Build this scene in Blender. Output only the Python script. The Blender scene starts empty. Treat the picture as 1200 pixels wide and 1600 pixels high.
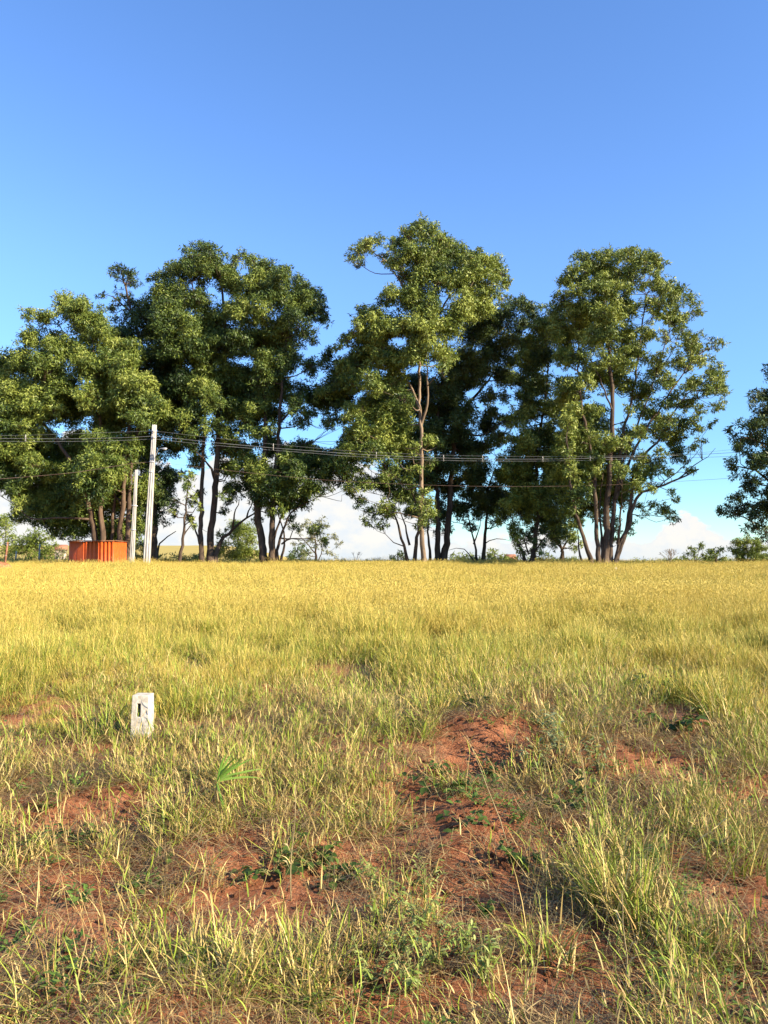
import bpy, math, random
import numpy as np
from mathutils import Vector

R = math.radians
scene = bpy.context.scene
COL = scene.collection

# ------------------------------------------------------------------ camera, world, sun, exposure
F = 26.0 / 34.6 * 1600.0           # focal length in photograph pixels
PITCH = R(3.62)
EYE = 1.65
cam_data = bpy.data.cameras.new("camera")
cam_data.sensor_fit = 'VERTICAL'
cam_data.sensor_height = 34.6
cam_data.sensor_width = 25.95
cam_data.lens = 26.0
cam_data.clip_start = 0.05
cam_data.clip_end = 9000
cam = bpy.data.objects.new("camera", cam_data)
COL.objects.link(cam)
cam.location = (0, 0, EYE)
cam.rotation_euler = (R(90) + PITCH, 0, 0)
scene.camera = cam

SUN_EL, SUN_AZ = R(26), R(62)      # azimuth: turned to the right of straight behind the camera
sun_dir = Vector((math.sin(SUN_AZ) * math.cos(SUN_EL), -math.cos(SUN_AZ) * math.cos(SUN_EL), math.sin(SUN_EL)))
sl = bpy.data.lights.new("sun", 'SUN')
sl.energy = 5.0
sl.angle = R(0.5)
sl.color = (1.0, 0.86, 0.64)
sun = bpy.data.objects.new("sun", sl)
COL.objects.link(sun)
sun.rotation_euler = sun_dir.to_track_quat('Z', 'Y').to_euler()
sun.location = (20, -20, 30)

world = bpy.data.worlds.new("World")
scene.world = world
world.use_nodes = True
nt = world.node_tree
for n in list(nt.nodes):
    nt.nodes.remove(n)
SKY_STRENGTH = 0.111
EXPOSURE = 1.32


def N(tree, kind, **kw):
    n = tree.nodes.new(kind)
    for k, v in kw.items():
        if k.startswith('i_'):
            key = k[2:]
            key = int(key) if key.isdigit() else key.replace('_', ' ')
            n.inputs[key].default_value = v
        else:
            setattr(n, k, v)
    return n


def M(tree, op, a, b=None, c=None, clamp=False):
    n = tree.nodes.new('ShaderNodeMath')
    n.operation = op
    n.use_clamp = clamp
    for i, v in enumerate((a, b, c)):
        if v is None:
            continue
        if isinstance(v, (int, float)):
            n.inputs[i].default_value = v
        else:
            tree.links.new(v, n.inputs[i])
    return n.outputs[0]


def MIX(tree, fac, a, b, blend='MIX'):
    n = tree.nodes.new('ShaderNodeMix')
    n.data_type = 'RGBA'
    n.blend_type = blend
    for i, v in ((0, fac), (6, a), (7, b)):
        if isinstance(v, (int, float)):
            n.inputs[i].default_value = v
        elif isinstance(v, tuple):
            n.inputs[i].default_value = v if len(v) == 4 else (*v, 1)
        else:
            tree.links.new(v, n.inputs[i])
    return n.outputs[2]


def RANGE(tree, v, a, b, c=0.0, d=1.0, smooth=True):
    n = tree.nodes.new('ShaderNodeMapRange')
    n.interpolation_type = 'SMOOTHSTEP' if smooth else 'LINEAR'
    tree.links.new(v, n.inputs[0])
    for i, x in ((1, a), (2, b), (3, c), (4, d)):
        n.inputs[i].default_value = x
    return n.outputs[0]


sky = N(nt, 'ShaderNodeTexSky', sky_type='NISHITA')
sky.sun_disc = False
sky.sun_elevation = SUN_EL
sky.sun_rotation = math.pi - SUN_AZ     # measured clockwise from +Y
sky.air_density = 1.0
sky.dust_density = 0.0
sky.ozone_density = 1.6
sky.altitude = 600
tc = N(nt, 'ShaderNodeTexCoord')
sep = N(nt, 'ShaderNodeSeparateXYZ')
nt.links.new(tc.outputs['Generated'], sep.inputs[0])
az = M(nt, 'ARCTAN2', sep.outputs[0], sep.outputs[1])
mp = N(nt, 'ShaderNodeMapping')
mp.inputs['Scale'].default_value = (1, 1, 1.5)
nt.links.new(tc.outputs['Generated'], mp.inputs[0])
no1 = N(nt, 'ShaderNodeTexNoise', i_Scale=9.0, i_Detail=7.0, i_Roughness=0.56)
no2 = N(nt, 'ShaderNodeTexNoise', i_Scale=34.0, i_Detail=6.0, i_Roughness=0.6)
nt.links.new(mp.outputs[0], no1.inputs['Vector'])
nt.links.new(mp.outputs[0], no2.inputs['Vector'])
# cumulus bank low over the horizon: tall towards the left of the view, low to the right
topa = RANGE(nt, az, 0.13, -0.05, 0.034, 0.135)
b1 = M(nt, 'SUBTRACT', az, 0.372)
b1 = M(nt, 'DIVIDE', b1, 0.032)
b1 = M(nt, 'MULTIPLY', b1, b1)
b1 = M(nt, 'MULTIPLY', b1, -1.0)
b1 = M(nt, 'EXPONENT', b1)
topb = M(nt, 'MULTIPLY', b1, 0.021)
top = M(nt, 'ADD', topa, topb)
dz = M(nt, 'SUBTRACT', top, sep.outputs[2])
nn = M(nt, 'SUBTRACT', no1.outputs[0], 0.5)
nn = M(nt, 'MULTIPLY', nn, M(nt, 'MULTIPLY_ADD', top, 0.85, 0.055))
nn2 = M(nt, 'SUBTRACT', no2.outputs[0], 0.5)
nn2 = M(nt, 'MULTIPLY', nn2, 0.075)
dd = M(nt, 'ADD', M(nt, 'ADD', dz, nn), nn2)
cm = RANGE(nt, dd, -0.001, 0.008)
ccol = MIX(nt, RANGE(nt, no2.outputs[0], 0.35, 0.62), (0.86, 0.90, 0.96), (1.02, 0.98, 0.93))
low = RANGE(nt, sep.outputs[2], 0.0, 0.03, 0.4, 0.0)
ccol = MIX(nt, low, ccol, (0.72, 0.84, 0.95))
cscale = N(nt, 'ShaderNodeVectorMath', operation='SCALE')
nt.links.new(ccol, cscale.inputs[0])
cscale.inputs['Scale'].default_value = 1.0 / SKY_STRENGTH / 2 ** EXPOSURE
hs = N(nt, 'ShaderNodeHueSaturation', i_Saturation=1.12, i_Value=1.0)
hz = RANGE(nt, M(nt, 'ABSOLUTE', sep.outputs[2]), 0.0, 0.40, 1.0, 0.0)
tint_c = MIX(nt, hz, (1.0, 1.04, 1.22), (0.52, 0.68, 0.80))
nt.links.new(MIX(nt, 1.0, sky.outputs[0], tint_c, 'MULTIPLY'), hs.inputs['Color'])
cmx = M(nt, 'MULTIPLY', cm, 0.96)
final = MIX(nt, cmx, hs.outputs[0], cscale.outputs[0])
bg = N(nt, 'ShaderNodeBackground', i_Strength=SKY_STRENGTH)
nt.links.new(final, bg.inputs['Color'])
wo = N(nt, 'ShaderNodeOutputWorld')
nt.links.new(bg.outputs[0], wo.inputs['Surface'])

scene.view_settings.view_transform = 'Standard'
scene.view_settings.look = 'None'
scene.view_settings.gamma = 1.0
scene.view_settings.use_curve_mapping = False
scene.view_settings.exposure = EXPOSURE
scene.cycles.max_bounces = 6
scene.cycles.transparent_max_bounces = 8
scene.cycles.use_denoising = True

rng = np.random.default_rng(7)
random.seed(7)


# ------------------------------------------------------------------ geometry helpers
def vhash(ix, iy, seed):
    h = (ix.astype(np.int64) * 374761393 + iy.astype(np.int64) * 668265263 + seed * 974634777) & 0x7fffffff
    h = ((h ^ (h >> 13)) * 1274126177) & 0x7fffffff
    return ((h ^ (h >> 16)) & 0xffff) / 65535.0


def vnoise(x, y, seed=0):
    ix = np.floor(x); iy = np.floor(y)
    fx = x - ix; fy = y - iy
    fx = fx * fx * (3 - 2 * fx); fy = fy * fy * (3 - 2 * fy)
    a = vhash(ix, iy, seed); b = vhash(ix + 1, iy, seed)
    c = vhash(ix, iy + 1, seed); d = vhash(ix + 1, iy + 1, seed)
    return (a * (1 - fx) + b * fx) * (1 - fy) + (c * (1 - fx) + d * fx) * fy - 0.5


def fbm(x, y, seed=0, octs=4):
    s = 0; a = 1.0; k = 1.0
    for i in range(octs):
        s = s + a * vnoise(x * k + 17.3 * i, y * k - 9.1 * i, seed + i)
        a *= 0.5; k *= 2.03
    return s


def sm(v, a, b):
    t = np.clip((v - a) / (b - a), 0, 1)
    return t * t * (3 - 2 * t)


def project(x, y, z):
    """world -> photograph pixels"""
    zc = y * math.cos(PITCH) + (z - EYE) * math.sin(PITCH)
    yc = -y * math.sin(PITCH) + (z - EYE) * math.cos(PITCH)
    zc = np.maximum(zc, 0.01)
    return 600 + F * x / zc, 800 - F * yc / zc


def W(px, py, Y):
    xc = (px - 600) / F; yc = (800 - py) / F
    d = np.array([xc, math.cos(PITCH) - yc * math.sin(PITCH), math.sin(PITCH) + yc * math.cos(PITCH)])
    t = Y / d[1]
    return np.array([d[0] * t, Y, EYE + d[2] * t])


# bumps (+) and hollows (-) in the worn foreground: px, py, rx, ry, height
BUMPS = [(545, 1056, 66, 16, -0.09), (820, 1066, 40, 12, -0.07), (960, 1064, 40, 12, -0.07), (770, 1140, 110, 34, 0.06), (790, 1195, 90, 26, -0.11), (745, 1290, 70, 30, 0.05), (300, 1335, 60, 30, 0.06),
         (180, 1290, 110, 28, -0.07), (90, 1420, 120, 40, 0.05), (540, 1345, 110, 30, -0.06), (560, 1075, 80, 22, -0.12),
         (1080, 1140, 100, 22, 0.05), (860, 1250, 70, 30, -0.05), (230, 1110, 60, 30, 0.0), (900, 1070, 160, 12, -0.08)]


def height(x, y, detail=True):
    x = np.asarray(x, float); y = np.asarray(y, float)
    base = 0.46 * sm(y, 2.2, 8.0) + 0.74 * sm(y, 7, 66)
    base = base - 0.004 * np.clip(y - 70, 0, 400)
    ratio = x / np.maximum(y, 1.0)
    hill = sm(y, 130, 420) * sm(-ratio, 0.06, 0.22) * 9.5
    hill2 = sm(y, 300, 900) * 3.0 * sm(-ratio, -0.1, 0.3)
    z = base + hill + hill2
    far = 1 - sm(np.abs(y - 4), 6, 14)
    z = z + fbm(x / 1.9, y / 1.9, 3, 3) * (0.05 + 0.06 * far)
    z = z + fbm(x / 7.0, y / 7.0, 9, 2) * (0.10 + 0.14 * sm(y, 25, 50)) * sm(y, 3, 12)
    px, py = project(x, y, base)
    for bx, by, rx, ry, h in BUMPS:
        e = np.exp(-(((px - bx) / rx) ** 2 + ((py - by) / ry) ** 2))
        z = z + 1.15 * h * e * (y > 1.0)
    if detail:
        r = fbm(x / 0.42, y / 0.42, 21, 4)
        z = z + far * (0.055 * r + 0.04 * np.maximum(0, np.abs(vnoise(x / 0.2, y / 0.2, 40)) * 2 - 0.55) )
        z = z + far * (0.016 * fbm(x / 0.11, y / 0.11, 51, 3) + 0.022 * (0.25 - np.abs(vnoise(x / 0.16, y / 0.13, 57))))
    near = np.exp(-(x * x + y * y) / 1.5)
    return z * (1 - near)


def ground_at(px, py):
    """point of the ground seen at a photograph pixel"""
    a = W(px, py, 1.0) - np.array([0, 0, EYE])
    t = np.linspace(1.5, 90, 6000)
    P = a[None, :] * t[:, None]; P[:, 2] += EYE
    hh = height(P[:, 0], P[:, 1])
    k = np.argmax(P[:, 2] <= hh)
    if P[k, 2] > hh[k]:
        k = len(t) - 1
    return P[k, 0], P[k, 1], hh[k]


def mesh_np(name, v, faces_tri=None, quads=None, smooth=False, attrs=None, mat=None, parent=None, kind=None, mi=None):
    v = np.asarray(v, np.float32).reshape(-1, 3)
    me = bpy.data.meshes.new(name)
    loops = []; starts = []; totals = []
    n0 = 0
    if faces_tri is not None and len(faces_tri):
        f = np.asarray(faces_tri, np.int32).reshape(-1, 3)
        loops.append(f.ravel()); starts.append(np.arange(len(f)) * 3); totals.append(np.full(len(f), 3)); n0 = len(f) * 3
    if quads is not None and len(quads):
        f = np.asarray(quads, np.int32).reshape(-1, 4)
        loops.append(f.ravel()); starts.append(n0 + np.arange(len(f)) * 4); totals.append(np.full(len(f), 4))
    L = np.concatenate(loops).astype(np.int32); S = np.concatenate(starts).astype(np.int32)
    T = np.concatenate(totals).astype(np.int32)
    me.vertices.add(len(v)); me.vertices.foreach_set('co', v.ravel())
    me.loops.add(len(L)); me.loops.foreach_set('vertex_index', L)
    me.polygons.add(len(S)); me.polygons.foreach_set('loop_start', S); me.polygons.foreach_set('loop_total', T)
    if smooth:
        me.polygons.foreach_set('use_smooth', np.ones(len(S), bool))
    if mi is not None:
        me.polygons.foreach_set('material_index', np.asarray(mi, np.int32))
    if attrs:
        for k, a in attrs.items():
            at = me.attributes.new(k, 'FLOAT', 'POINT')
            at.data.foreach_set('value', np.asarray(a, np.float32))
    me.update(calc_edges=True)
    if mat is not None:
        for m in (mat if isinstance(mat, (list, tuple)) else [mat]):
            me.materials.append(m)
    return me


def obj(name, me, parent=None, kind=None):
    o = bpy.data.objects.new(name, me)
    COL.objects.link(o)
    if parent is not None:
        o.parent = parent
    if kind:
        o['kind'] = kind
    return o


def tag(o, label, cat, group=None):
    o['label'] = label; o['category'] = cat
    if group:
        o['group'] = group
    return o


def empty(name, loc, label, cat, group=None, rz=0):
    o = bpy.data.objects.new(name, None)
    o.empty_display_size = 0.3
    COL.objects.link(o)
    o.location = loc
    o.rotation_euler = (0, 0, rz)
    return tag(o, label, cat, group)


def resample(pts, step):
    pts = np.asarray(pts, float)
    if len(pts) == 2:
        n = max(2, int(np.linalg.norm(pts[1] - pts[0]) / step) + 1)
        t = np.linspace(0, 1, n)[:, None]
        return pts[0] * (1 - t) + pts[1] * t
    P = np.vstack([2 * pts[0] - pts[1], pts, 2 * pts[-1] - pts[-2]])
    out = []
    for i in range(1, len(P) - 2):
        n = max(1, int(np.linalg.norm(P[i + 1] - P[i]) / step))
        t = (np.arange(n) / n)[:, None]
        a, b, c, d = P[i - 1], P[i], P[i + 1], P[i + 2]
        out.append(0.5 * ((2 * b) + (-a + c) * t + (2 * a - 5 * b + 4 * c - d) * t ** 2 + (-a + 3 * b - 3 * c + d) * t ** 3))
    out.append(pts[-1:])
    return np.vstack(out)


def tube(pts, rad, sides=6, wob=0.0, rg=None):
    """verts and quads of a tube along pts with a radius per point"""
    pts = np.asarray(pts, float); n = len(pts)
    rad = np.asarray(rad, float) * np.ones(n)
    tan = np.gradient(pts, axis=0)
    tan /= np.linalg.norm(tan, axis=1)[:, None] + 1e-9
    ref = np.array([0.31, 0.95, 0.05]) if abs(tan[0][2]) > 0.6 else np.array([0.1, 0.1, 1.0])
    u = np.cross(tan, ref); u /= np.linalg.norm(u, axis=1)[:, None] + 1e-9
    w = np.cross(tan, u)
    a = np.arange(sides) * 2 * math.pi / sides
    rr = np.repeat(rad[:, None], sides, 1)
    if wob and rg is not None:
        rr = rr * (1 + wob * (rg.random((1, sides)) - 0.5) + wob * 0.6 * (rg.random((n, sides)) - 0.5))
    v = pts[:, None, :] + rr[:, :, None] * (np.cos(a)[None, :, None] * u[:, None, :] + np.sin(a)[None, :, None] * w[:, None, :])
    v = v.reshape(-1, 3)
    i = np.arange(n - 1)[:, None] * sides; j = np.arange(sides)[None, :]; k = (j + 1) % sides
    q = np.stack([i + j, i + k, i + sides + k, i + sides + j], -1).reshape(-1, 4)
    return v, q


class MB:
    def __init__(s):
        s.v = []; s.q = []; s.t = []; s.n = 0

    def add(s, v, q=None, t=None):
        v = np.asarray(v, float)
        if q is not None and len(q): s.q.append(np.asarray(q, int) + s.n)
        if t is not None and len(t): s.t.append(np.asarray(t, int) + s.n)
        s.v.append(v); s.n += len(v)

    def box(s, c, d, taper=1.0, rz=0.0):
        x, y, z = np.array(d) / 2.0
        v = np.array([[-x, -y, -z], [x, -y, -z], [x, y, -z], [-x, y, -z],
                      [-x * taper, -y * taper, z], [x * taper, -y * taper, z], [x * taper, y * taper, z], [-x * taper, y * taper, z]])
        c_, s_ = math.cos(rz), math.sin(rz)
        v = v @ np.array([[c_, s_, 0], [-s_, c_, 0], [0, 0, 1]]) + np.array(c)
        s.add(v, [[0, 3, 2, 1], [4, 5, 6, 7], [0, 1, 5, 4], [1, 2, 6, 5], [2, 3, 7, 6], [3, 0, 4, 7]])

    def tube(s, pts, rad, sides=6, **k):
        v, q = tube(pts, rad, sides, **k)
        caps = [list(range(sides))[::-1], [len(v) - sides + i for i in range(sides)]]
        s.add(v, q)
        m = s.n - len(v)
        for cp in caps:
            for i in range(1, sides - 1):
                s.t.append(np.array([[m + cp[0], m + cp[i], m + cp[i + 1]]]))

    def build(s, name, mat, parent=None, smooth=False, kind=None):
        me = mesh_np(name, np.vstack(s.v), np.vstack(s.t) if s.t else None, np.vstack(s.q) if s.q else None, smooth=smooth, mat=mat)
        return obj(name, me, parent, kind)


# ------------------------------------------------------------------ materials
def new_mat(name):
    m = bpy.data.materials.new(name)
    m.use_nodes = True
    t = m.node_tree
    for n in list(t.nodes):
        t.nodes.remove(n)
    out = t.nodes.new('ShaderNodeOutputMaterial')
    return m, t, out


def bump(t, h, strength, dist):
    b = N(t, 'ShaderNodeBump', i_Strength=strength, i_Distance=dist)
    t.links.new(h, b.inputs['Height'])
    return b.outputs[0]


def basic(name, c1, c2, scale=8.0, rough=0.8, bs=0.3, bd=0.01, spec=0.3, stretch=(1, 1, 1), metal=0.0, coord='Object'):
    m, t, out = new_mat(name)
    tc = N(t, 'ShaderNodeTexCoord'); mp = N(t, 'ShaderNodeMapping')
    mp.inputs['Scale'].default_value = stretch
    t.links.new(tc.outputs[coord], mp.inputs[0])
    a = N(t, 'ShaderNodeTexNoise', i_Scale=scale, i_Detail=6.0, i_Roughness=0.65)
    t.links.new(mp.outputs[0], a.inputs['Vector'])
    f = RANGE(t, a.outputs[0], 0.32, 0.68)
    c = MIX(t, f, c1, c2)
    p = N(t, 'ShaderNodeBsdfPrincipled', i_Roughness=rough, i_Metallic=metal)
    p.inputs['Specular IOR Level'].default_value = spec
    t.links.new(c, p.inputs['Base Color'])
    t.links.new(bump(t, a.outputs[0], bs, bd), p.inputs['Normal'])
    t.links.new(p.outputs[0], out.inputs[0])
    return m


def leaf_mat(name, cols, trans=0.28, rough=0.5, gloss=0.35, inst=False):
    """attribute 'tone' chooses among the colours"""
    m, t, out = new_mat(name)
    at = N(t, 'ShaderNodeAttribute', attribute_name='tone')
    cr = N(t, 'ShaderNodeValToRGB')
    e = cr.color_ramp.elements
    while len(e) > 1: e.remove(e[-1])
    for i, c in enumerate(cols):
        pos = i / (len(cols) - 1)
        if i == 0: e[0].position = 0; e[0].color = (*c, 1)
        else:
            q = e.new(pos); q.color = (*c, 1)
    t.links.new(at.outputs['Fac'], cr.inputs[0])
    p = N(t, 'ShaderNodeBsdfPrincipled', i_Roughness=rough)
    p.inputs['Specular IOR Level'].default_value = gloss
    t.links.new(cr.outputs[0], p.inputs['Base Color'])
    tr = N(t, 'ShaderNodeBsdfTranslucent')
    tcl = MIX(t, 0.5, cr.outputs[0], (0.16, 0.17, 0.02), 'MIX')
    t.links.new(tcl, tr.inputs[0])
    mx = N(t, 'ShaderNodeMixShader', i_0=trans)
    t.links.new(p.outputs[0], mx.inputs[1]); t.links.new(tr.outputs[0], mx.inputs[2])
    t.links.new(mx.outputs[0], out.inputs[0])
    return m


mat_leaf = leaf_mat('eucalyptus_leaf', [(0.026, 0.05, 0.014), (0.075, 0.12, 0.024), (0.19, 0.24, 0.04), (0.34, 0.38, 0.08)], trans=0.16)
mat_leaf_b = leaf_mat('eucalyptus_leaf_dark', [(0.018, 0.034, 0.012), (0.04, 0.07, 0.018), (0.075, 0.115, 0.025), (0.15, 0.17, 0.04)], trans=0.12)
mat_leaf_y = leaf_mat('shrub_leaf', [(0.09, 0.13, 0.022), (0.16, 0.215, 0.035), (0.23, 0.28, 0.05), (0.29, 0.31, 0.08)])
mat_leaf_g = leaf_mat('grey_leaf', [(0.10, 0.12, 0.05), (0.17, 0.18, 0.08), (0.24, 0.24, 0.11), (0.30, 0.29, 0.15)])
mat_bark = basic('bark', (0.04, 0.029, 0.022), (0.12, 0.085, 0.06), 3.0, 0.9, 0.7, 0.05, 0.1, (1, 1, 0.25))
mat_bark_pale = basic('bark_pale', (0.11, 0.077, 0.052), (0.32, 0.235, 0.16), 1.8, 0.8, 0.5, 0.03, 0.15, (1, 1, 0.22))
mat_conc = basic('concrete', (0.40, 0.37, 0.33), (0.56, 0.53, 0.48), 6.0, 0.85, 0.3, 0.01, 0.2, (1, 1, 0.3))
mat_conc2 = basic('weathered_concrete', (0.37, 0.34, 0.29), (0.55, 0.51, 0.45), 5.0, 0.9, 0.4, 0.01, 0.15, (1, 1, 0.2))
mat_white = basic('whitewashed_concrete', (0.40, 0.35, 0.27), (0.64, 0.59, 0.49), 16.0, 0.9, 0.8, 0.006, 0.1)
mat_metal = basic('galvanised', (0.5, 0.5, 0.5), (0.65, 0.65, 0.66), 5.0, 0.45, 0.1, 0.005, 0.5, metal=0.4)
mat_wire = basic('cable_grey', (0.15, 0.15, 0.15), (0.27, 0.27, 0.26), 1.0, 0.5, 0.0, 0.01, 0.4)
mat_wire_red = basic('cable_brown', (0.12, 0.07, 0.05), (0.26, 0.17, 0.13), 1.0, 0.6, 0.0, 0.01, 0.3)
mat_orange = basic('orange_paint', (0.54, 0.082, 0.011), (0.64, 0.115, 0.014), 2.5, 0.5, 0.1, 0.004, 0.35)
mat_rust = basic('rusty_post', (0.17, 0.07, 0.04), (0.32, 0.16, 0.09), 9.0, 0.9, 0.4, 0.01, 0.1)
mat_slot_shade = basic('slot_shade_dark', (0.03, 0.022, 0.018), (0.05, 0.035, 0.03), 9.0, 0.95, 0.1, 0.004, 0.1)  # near-black colour standing in for shade inside the marker slot
mat_wall = basic('plaster', (0.38, 0.30, 0.25), (0.48, 0.39, 0.33), 3.0, 0.9, 0.1, 0.01, 0.1)
mat_roof = basic('clay_roof', (0.28, 0.12, 0.07), (0.38, 0.18, 0.11), 5.0, 0.9, 0.3, 0.02, 0.1)
mat_glass = basic('window_glass', (0.03, 0.035, 0.04), (0.05, 0.055, 0.06), 3.0, 0.15, 0.0, 0.01, 0.6)


def soil_material():
    m, t, out = new_mat('red_soil')
    tc = N(t, 'ShaderNodeTexCoord')
    P = tc.outputs['Object']

    def noise(s, d=6.0, r=0.6):
        n = N(t, 'ShaderNodeTexNoise', i_Scale=s, i_Detail=d, i_Roughness=r)
        t.links.new(P, n.inputs['Vector']); return n.outputs[0]
    n1 = noise(1.1); n2 = noise(7.0); n3 = noise(60.0, 4.0, 0.7); n4 = noise(16.0, 8.0, 0.7)
    c = MIX(t, RANGE(t, n2, 0.3, 0.7), (0.20, 0.066, 0.029), (0.42, 0.165, 0.073))
    c = MIX(t, RANGE(t, n3, 0.45, 0.75), c, (0.48, 0.225, 0.115))
    c = MIX(t, M(t, 'MULTIPLY', RANGE(t, n1, 0.5, 0.7), 0.45), c, (0.40, 0.25, 0.15))
    # dry vegetation litter worn into the soil
    c = MIX(t, M(t, 'MULTIPLY', RANGE(t, n4, 0.55, 0.68), 0.35), c, (0.36, 0.25, 0.13))
    sp = N(t, 'ShaderNodeSeparateXYZ'); t.links.new(P, sp.inputs[0])
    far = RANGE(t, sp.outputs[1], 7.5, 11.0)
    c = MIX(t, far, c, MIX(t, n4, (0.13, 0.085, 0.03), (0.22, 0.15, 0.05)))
    vfar = RANGE(t, sp.outputs[1], 66.0, 80.0)
    n5 = noise(0.12)
    c = MIX(t, vfar, c, MIX(t, n5, (0.34, 0.26, 0.07), (0.52, 0.40, 0.12)))
    p = N(t, 'ShaderNodeBsdfPrincipled', i_Roughness=0.95)
    p.inputs['Specular IOR Level'].default_value = 0.08
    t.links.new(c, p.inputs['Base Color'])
    hsum = M(t, 'ADD', M(t, 'MULTIPLY', n3, 0.5), n4)
    t.links.new(bump(t, hsum, 1.0, 0.04), p.inputs['Normal'])
    t.links.new(p.outputs[0], out.inputs[0])
    return m


mat_soil = soil_material()


def grass_material(name, greens, drys, trans=0.3):
    """attributes: 'along' 0 base..1 tip, 'pick' random per blade, 'dry' 1 for stems and seed; instance 'tint' shifts to dry"""
    m, t, out = new_mat(name)
    al = N(t, 'ShaderNodeAttribute', attribute_name='along').outputs['Fac']
    pk = N(t, 'ShaderNodeAttribute', attribute_name='pick').outputs['Fac']
    dr = N(t, 'ShaderNodeAttribute', attribute_name='dry').outputs['Fac']
    ti = N(t, 'ShaderNodeAttribute', attribute_name='tint', attribute_type='INSTANCER').outputs['Fac']
    oi = N(t, 'ShaderNodeObjectInfo').outputs['Random']
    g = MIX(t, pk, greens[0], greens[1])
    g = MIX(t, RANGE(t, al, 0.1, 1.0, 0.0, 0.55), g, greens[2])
    pk2 = M(t, 'FRACT', M(t, 'MULTIPLY', pk, 7.31))
    d = MIX(t, pk2, drys[0], drys[1])
    d = MIX(t, RANGE(t, oi, 0.0, 1.0, 0.0, 0.3), d, drys[2])
    s = M(t, 'ADD', M(t, 'SUBTRACT', ti, pk), 0.0)
    isdry = RANGE(t, s, -0.08, 0.08)
    isdry = M(t, 'MAXIMUM', isdry, dr)
    c = MIX(t, isdry, g, d)
    p = N(t, 'ShaderNodeBsdfPrincipled', i_Roughness=0.55)
    p.inputs['Specular IOR Level'].default_value = 0.3
    t.links.new(c, p.inputs['Base Color'])
    tr = N(t, 'ShaderNodeBsdfTranslucent')
    t.links.new(c, tr.inputs[0])
    mx = N(t, 'ShaderNodeMixShader', i_0=trans)
    t.links.new(p.outputs[0], mx.inputs[1]); t.links.new(tr.outputs[0], mx.inputs[2])
    t.links.new(mx.outputs[0], out.inputs[0])
    return m


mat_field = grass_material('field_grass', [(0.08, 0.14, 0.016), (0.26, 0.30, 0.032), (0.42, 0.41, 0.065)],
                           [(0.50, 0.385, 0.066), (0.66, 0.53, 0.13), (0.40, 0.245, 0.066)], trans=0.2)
mat_near = grass_material('near_grass', [(0.05, 0.10, 0.012), (0.26, 0.34, 0.035), (0.52, 0.53, 0.075)],
                          [(0.36, 0.25, 0.075), (0.72, 0.57, 0.22), (0.30, 0.14, 0.045)], trans=0.12)

mat_thatch_shade = grass_material('dead_thatch_gap_shade', [(0.08, 0.10, 0.02), (0.14, 0.14, 0.035), (0.2, 0.17, 0.05)],
                            [(0.13, 0.075, 0.034), (0.46, 0.34, 0.15), (0.13, 0.065, 0.03)], trans=0.08)  # dead straw, coloured darker to put shade into the gaps between tufts

# ------------------------------------------------------------------ ground
def axis(fine0, fine1, step, growth, lo, hi):
    a = list(np.arange(fine0, fine1 + 1e-6, step))
    s = step
    x = a[-1]; up = []
    while x < hi:
        s *= growth; x += s; up.append(min(x, hi))
    s = step; x = a[0]; dn = []
    while x > lo:
        s *= growth; x -= s; dn.append(max(x, lo))
    return np.array(dn[::-1] + a + up)


xs = axis(-2.9, 2.9, 0.024, 1.075, -3000, 3000)
ys = np.concatenate([[-3000., -900, -300, -120, -50, -25, -12, -6, -3, -1.5, -0.6, 0, 0.5, 1.0, 1.4, 1.7, 1.9, 2.05, 2.15, 2.22, 2.27], axis(2.3, 7.0, 0.024, 1.04, 2.3, 4000)[0:]])
ys = np.unique(ys)
X, Y = np.meshgrid(xs, ys)
Z = height(X, Y)
nx, ny = len(xs), len(ys)
i = np.arange(ny - 1)[:, None] * nx; j = np.arange(nx - 1)[None, :]
Q = np.stack([i + j, i + j + 1, i + nx + j + 1, i + nx + j], -1).reshape(-1, 4)
g = obj('ground', mesh_np('ground', np.stack([X, Y, Z], -1), quads=Q, smooth=True, mat=mat_soil), kind='structure')

# ------------------------------------------------------------------ trees
def leaf_tris(centres, radii, counts, rg, L=0.24, Wd=0.085, droop=0.45, tone=None, flat=0.8):
    idx = np.repeat(np.arange(len(centres)), counts)
    n = len(idx)
    c = centres[idx]; r = radii[idx][:, None]
    d = rg.normal(size=(n, 3)); d /= np.linalg.norm(d, axis=1)[:, None]
    rad = rg.random((n, 1)) ** 0.45
    ax = rg.normal(size=(len(centres), 3)); ax /= np.linalg.norm(ax, axis=1)[:, None]
    st = (rg.random(len(centres)) ** 2 * 1.3)[idx][:, None]; ax = ax[idx]
    off = d * rad
    off = off * (1 - 0.22 * st) + ax * np.sum(off * ax, axis=1)[:, None] * st
    p = c + off * r * np.array([1.15, 1.15, flat])
    nrm = d + rg.normal(size=(n, 3)) * 0.55; nrm /= np.linalg.norm(nrm, axis=1)[:, None]
    dr = rg.normal(size=(n, 3)) * 0.75 + np.array([0, 0, -droop])
    dr -= nrm * np.sum(dr * nrm, axis=1)[:, None]
    dr += d * 0.25
    dr /= np.linalg.norm(dr, axis=1)[:, None]
    s = np.cross(dr, nrm); s /= np.linalg.norm(s, axis=1)[:, None] + 1e-9
    l = L * (0.6 + 0.8 * rg.random((n, 1))); w = Wd * (0.6 + 0.8 * rg.random((n, 1)))
    v = np.stack([p + s * w / 2, p - s * w / 2, p + dr * l], 1).reshape(-1, 3)
    t = np.clip((tone[idx] if tone is not None else 0.5) + rg.normal(size=n) * 0.16, 0, 1)
    return v, np.repeat(t, 3)


TREE_TRIS = 0


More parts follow.
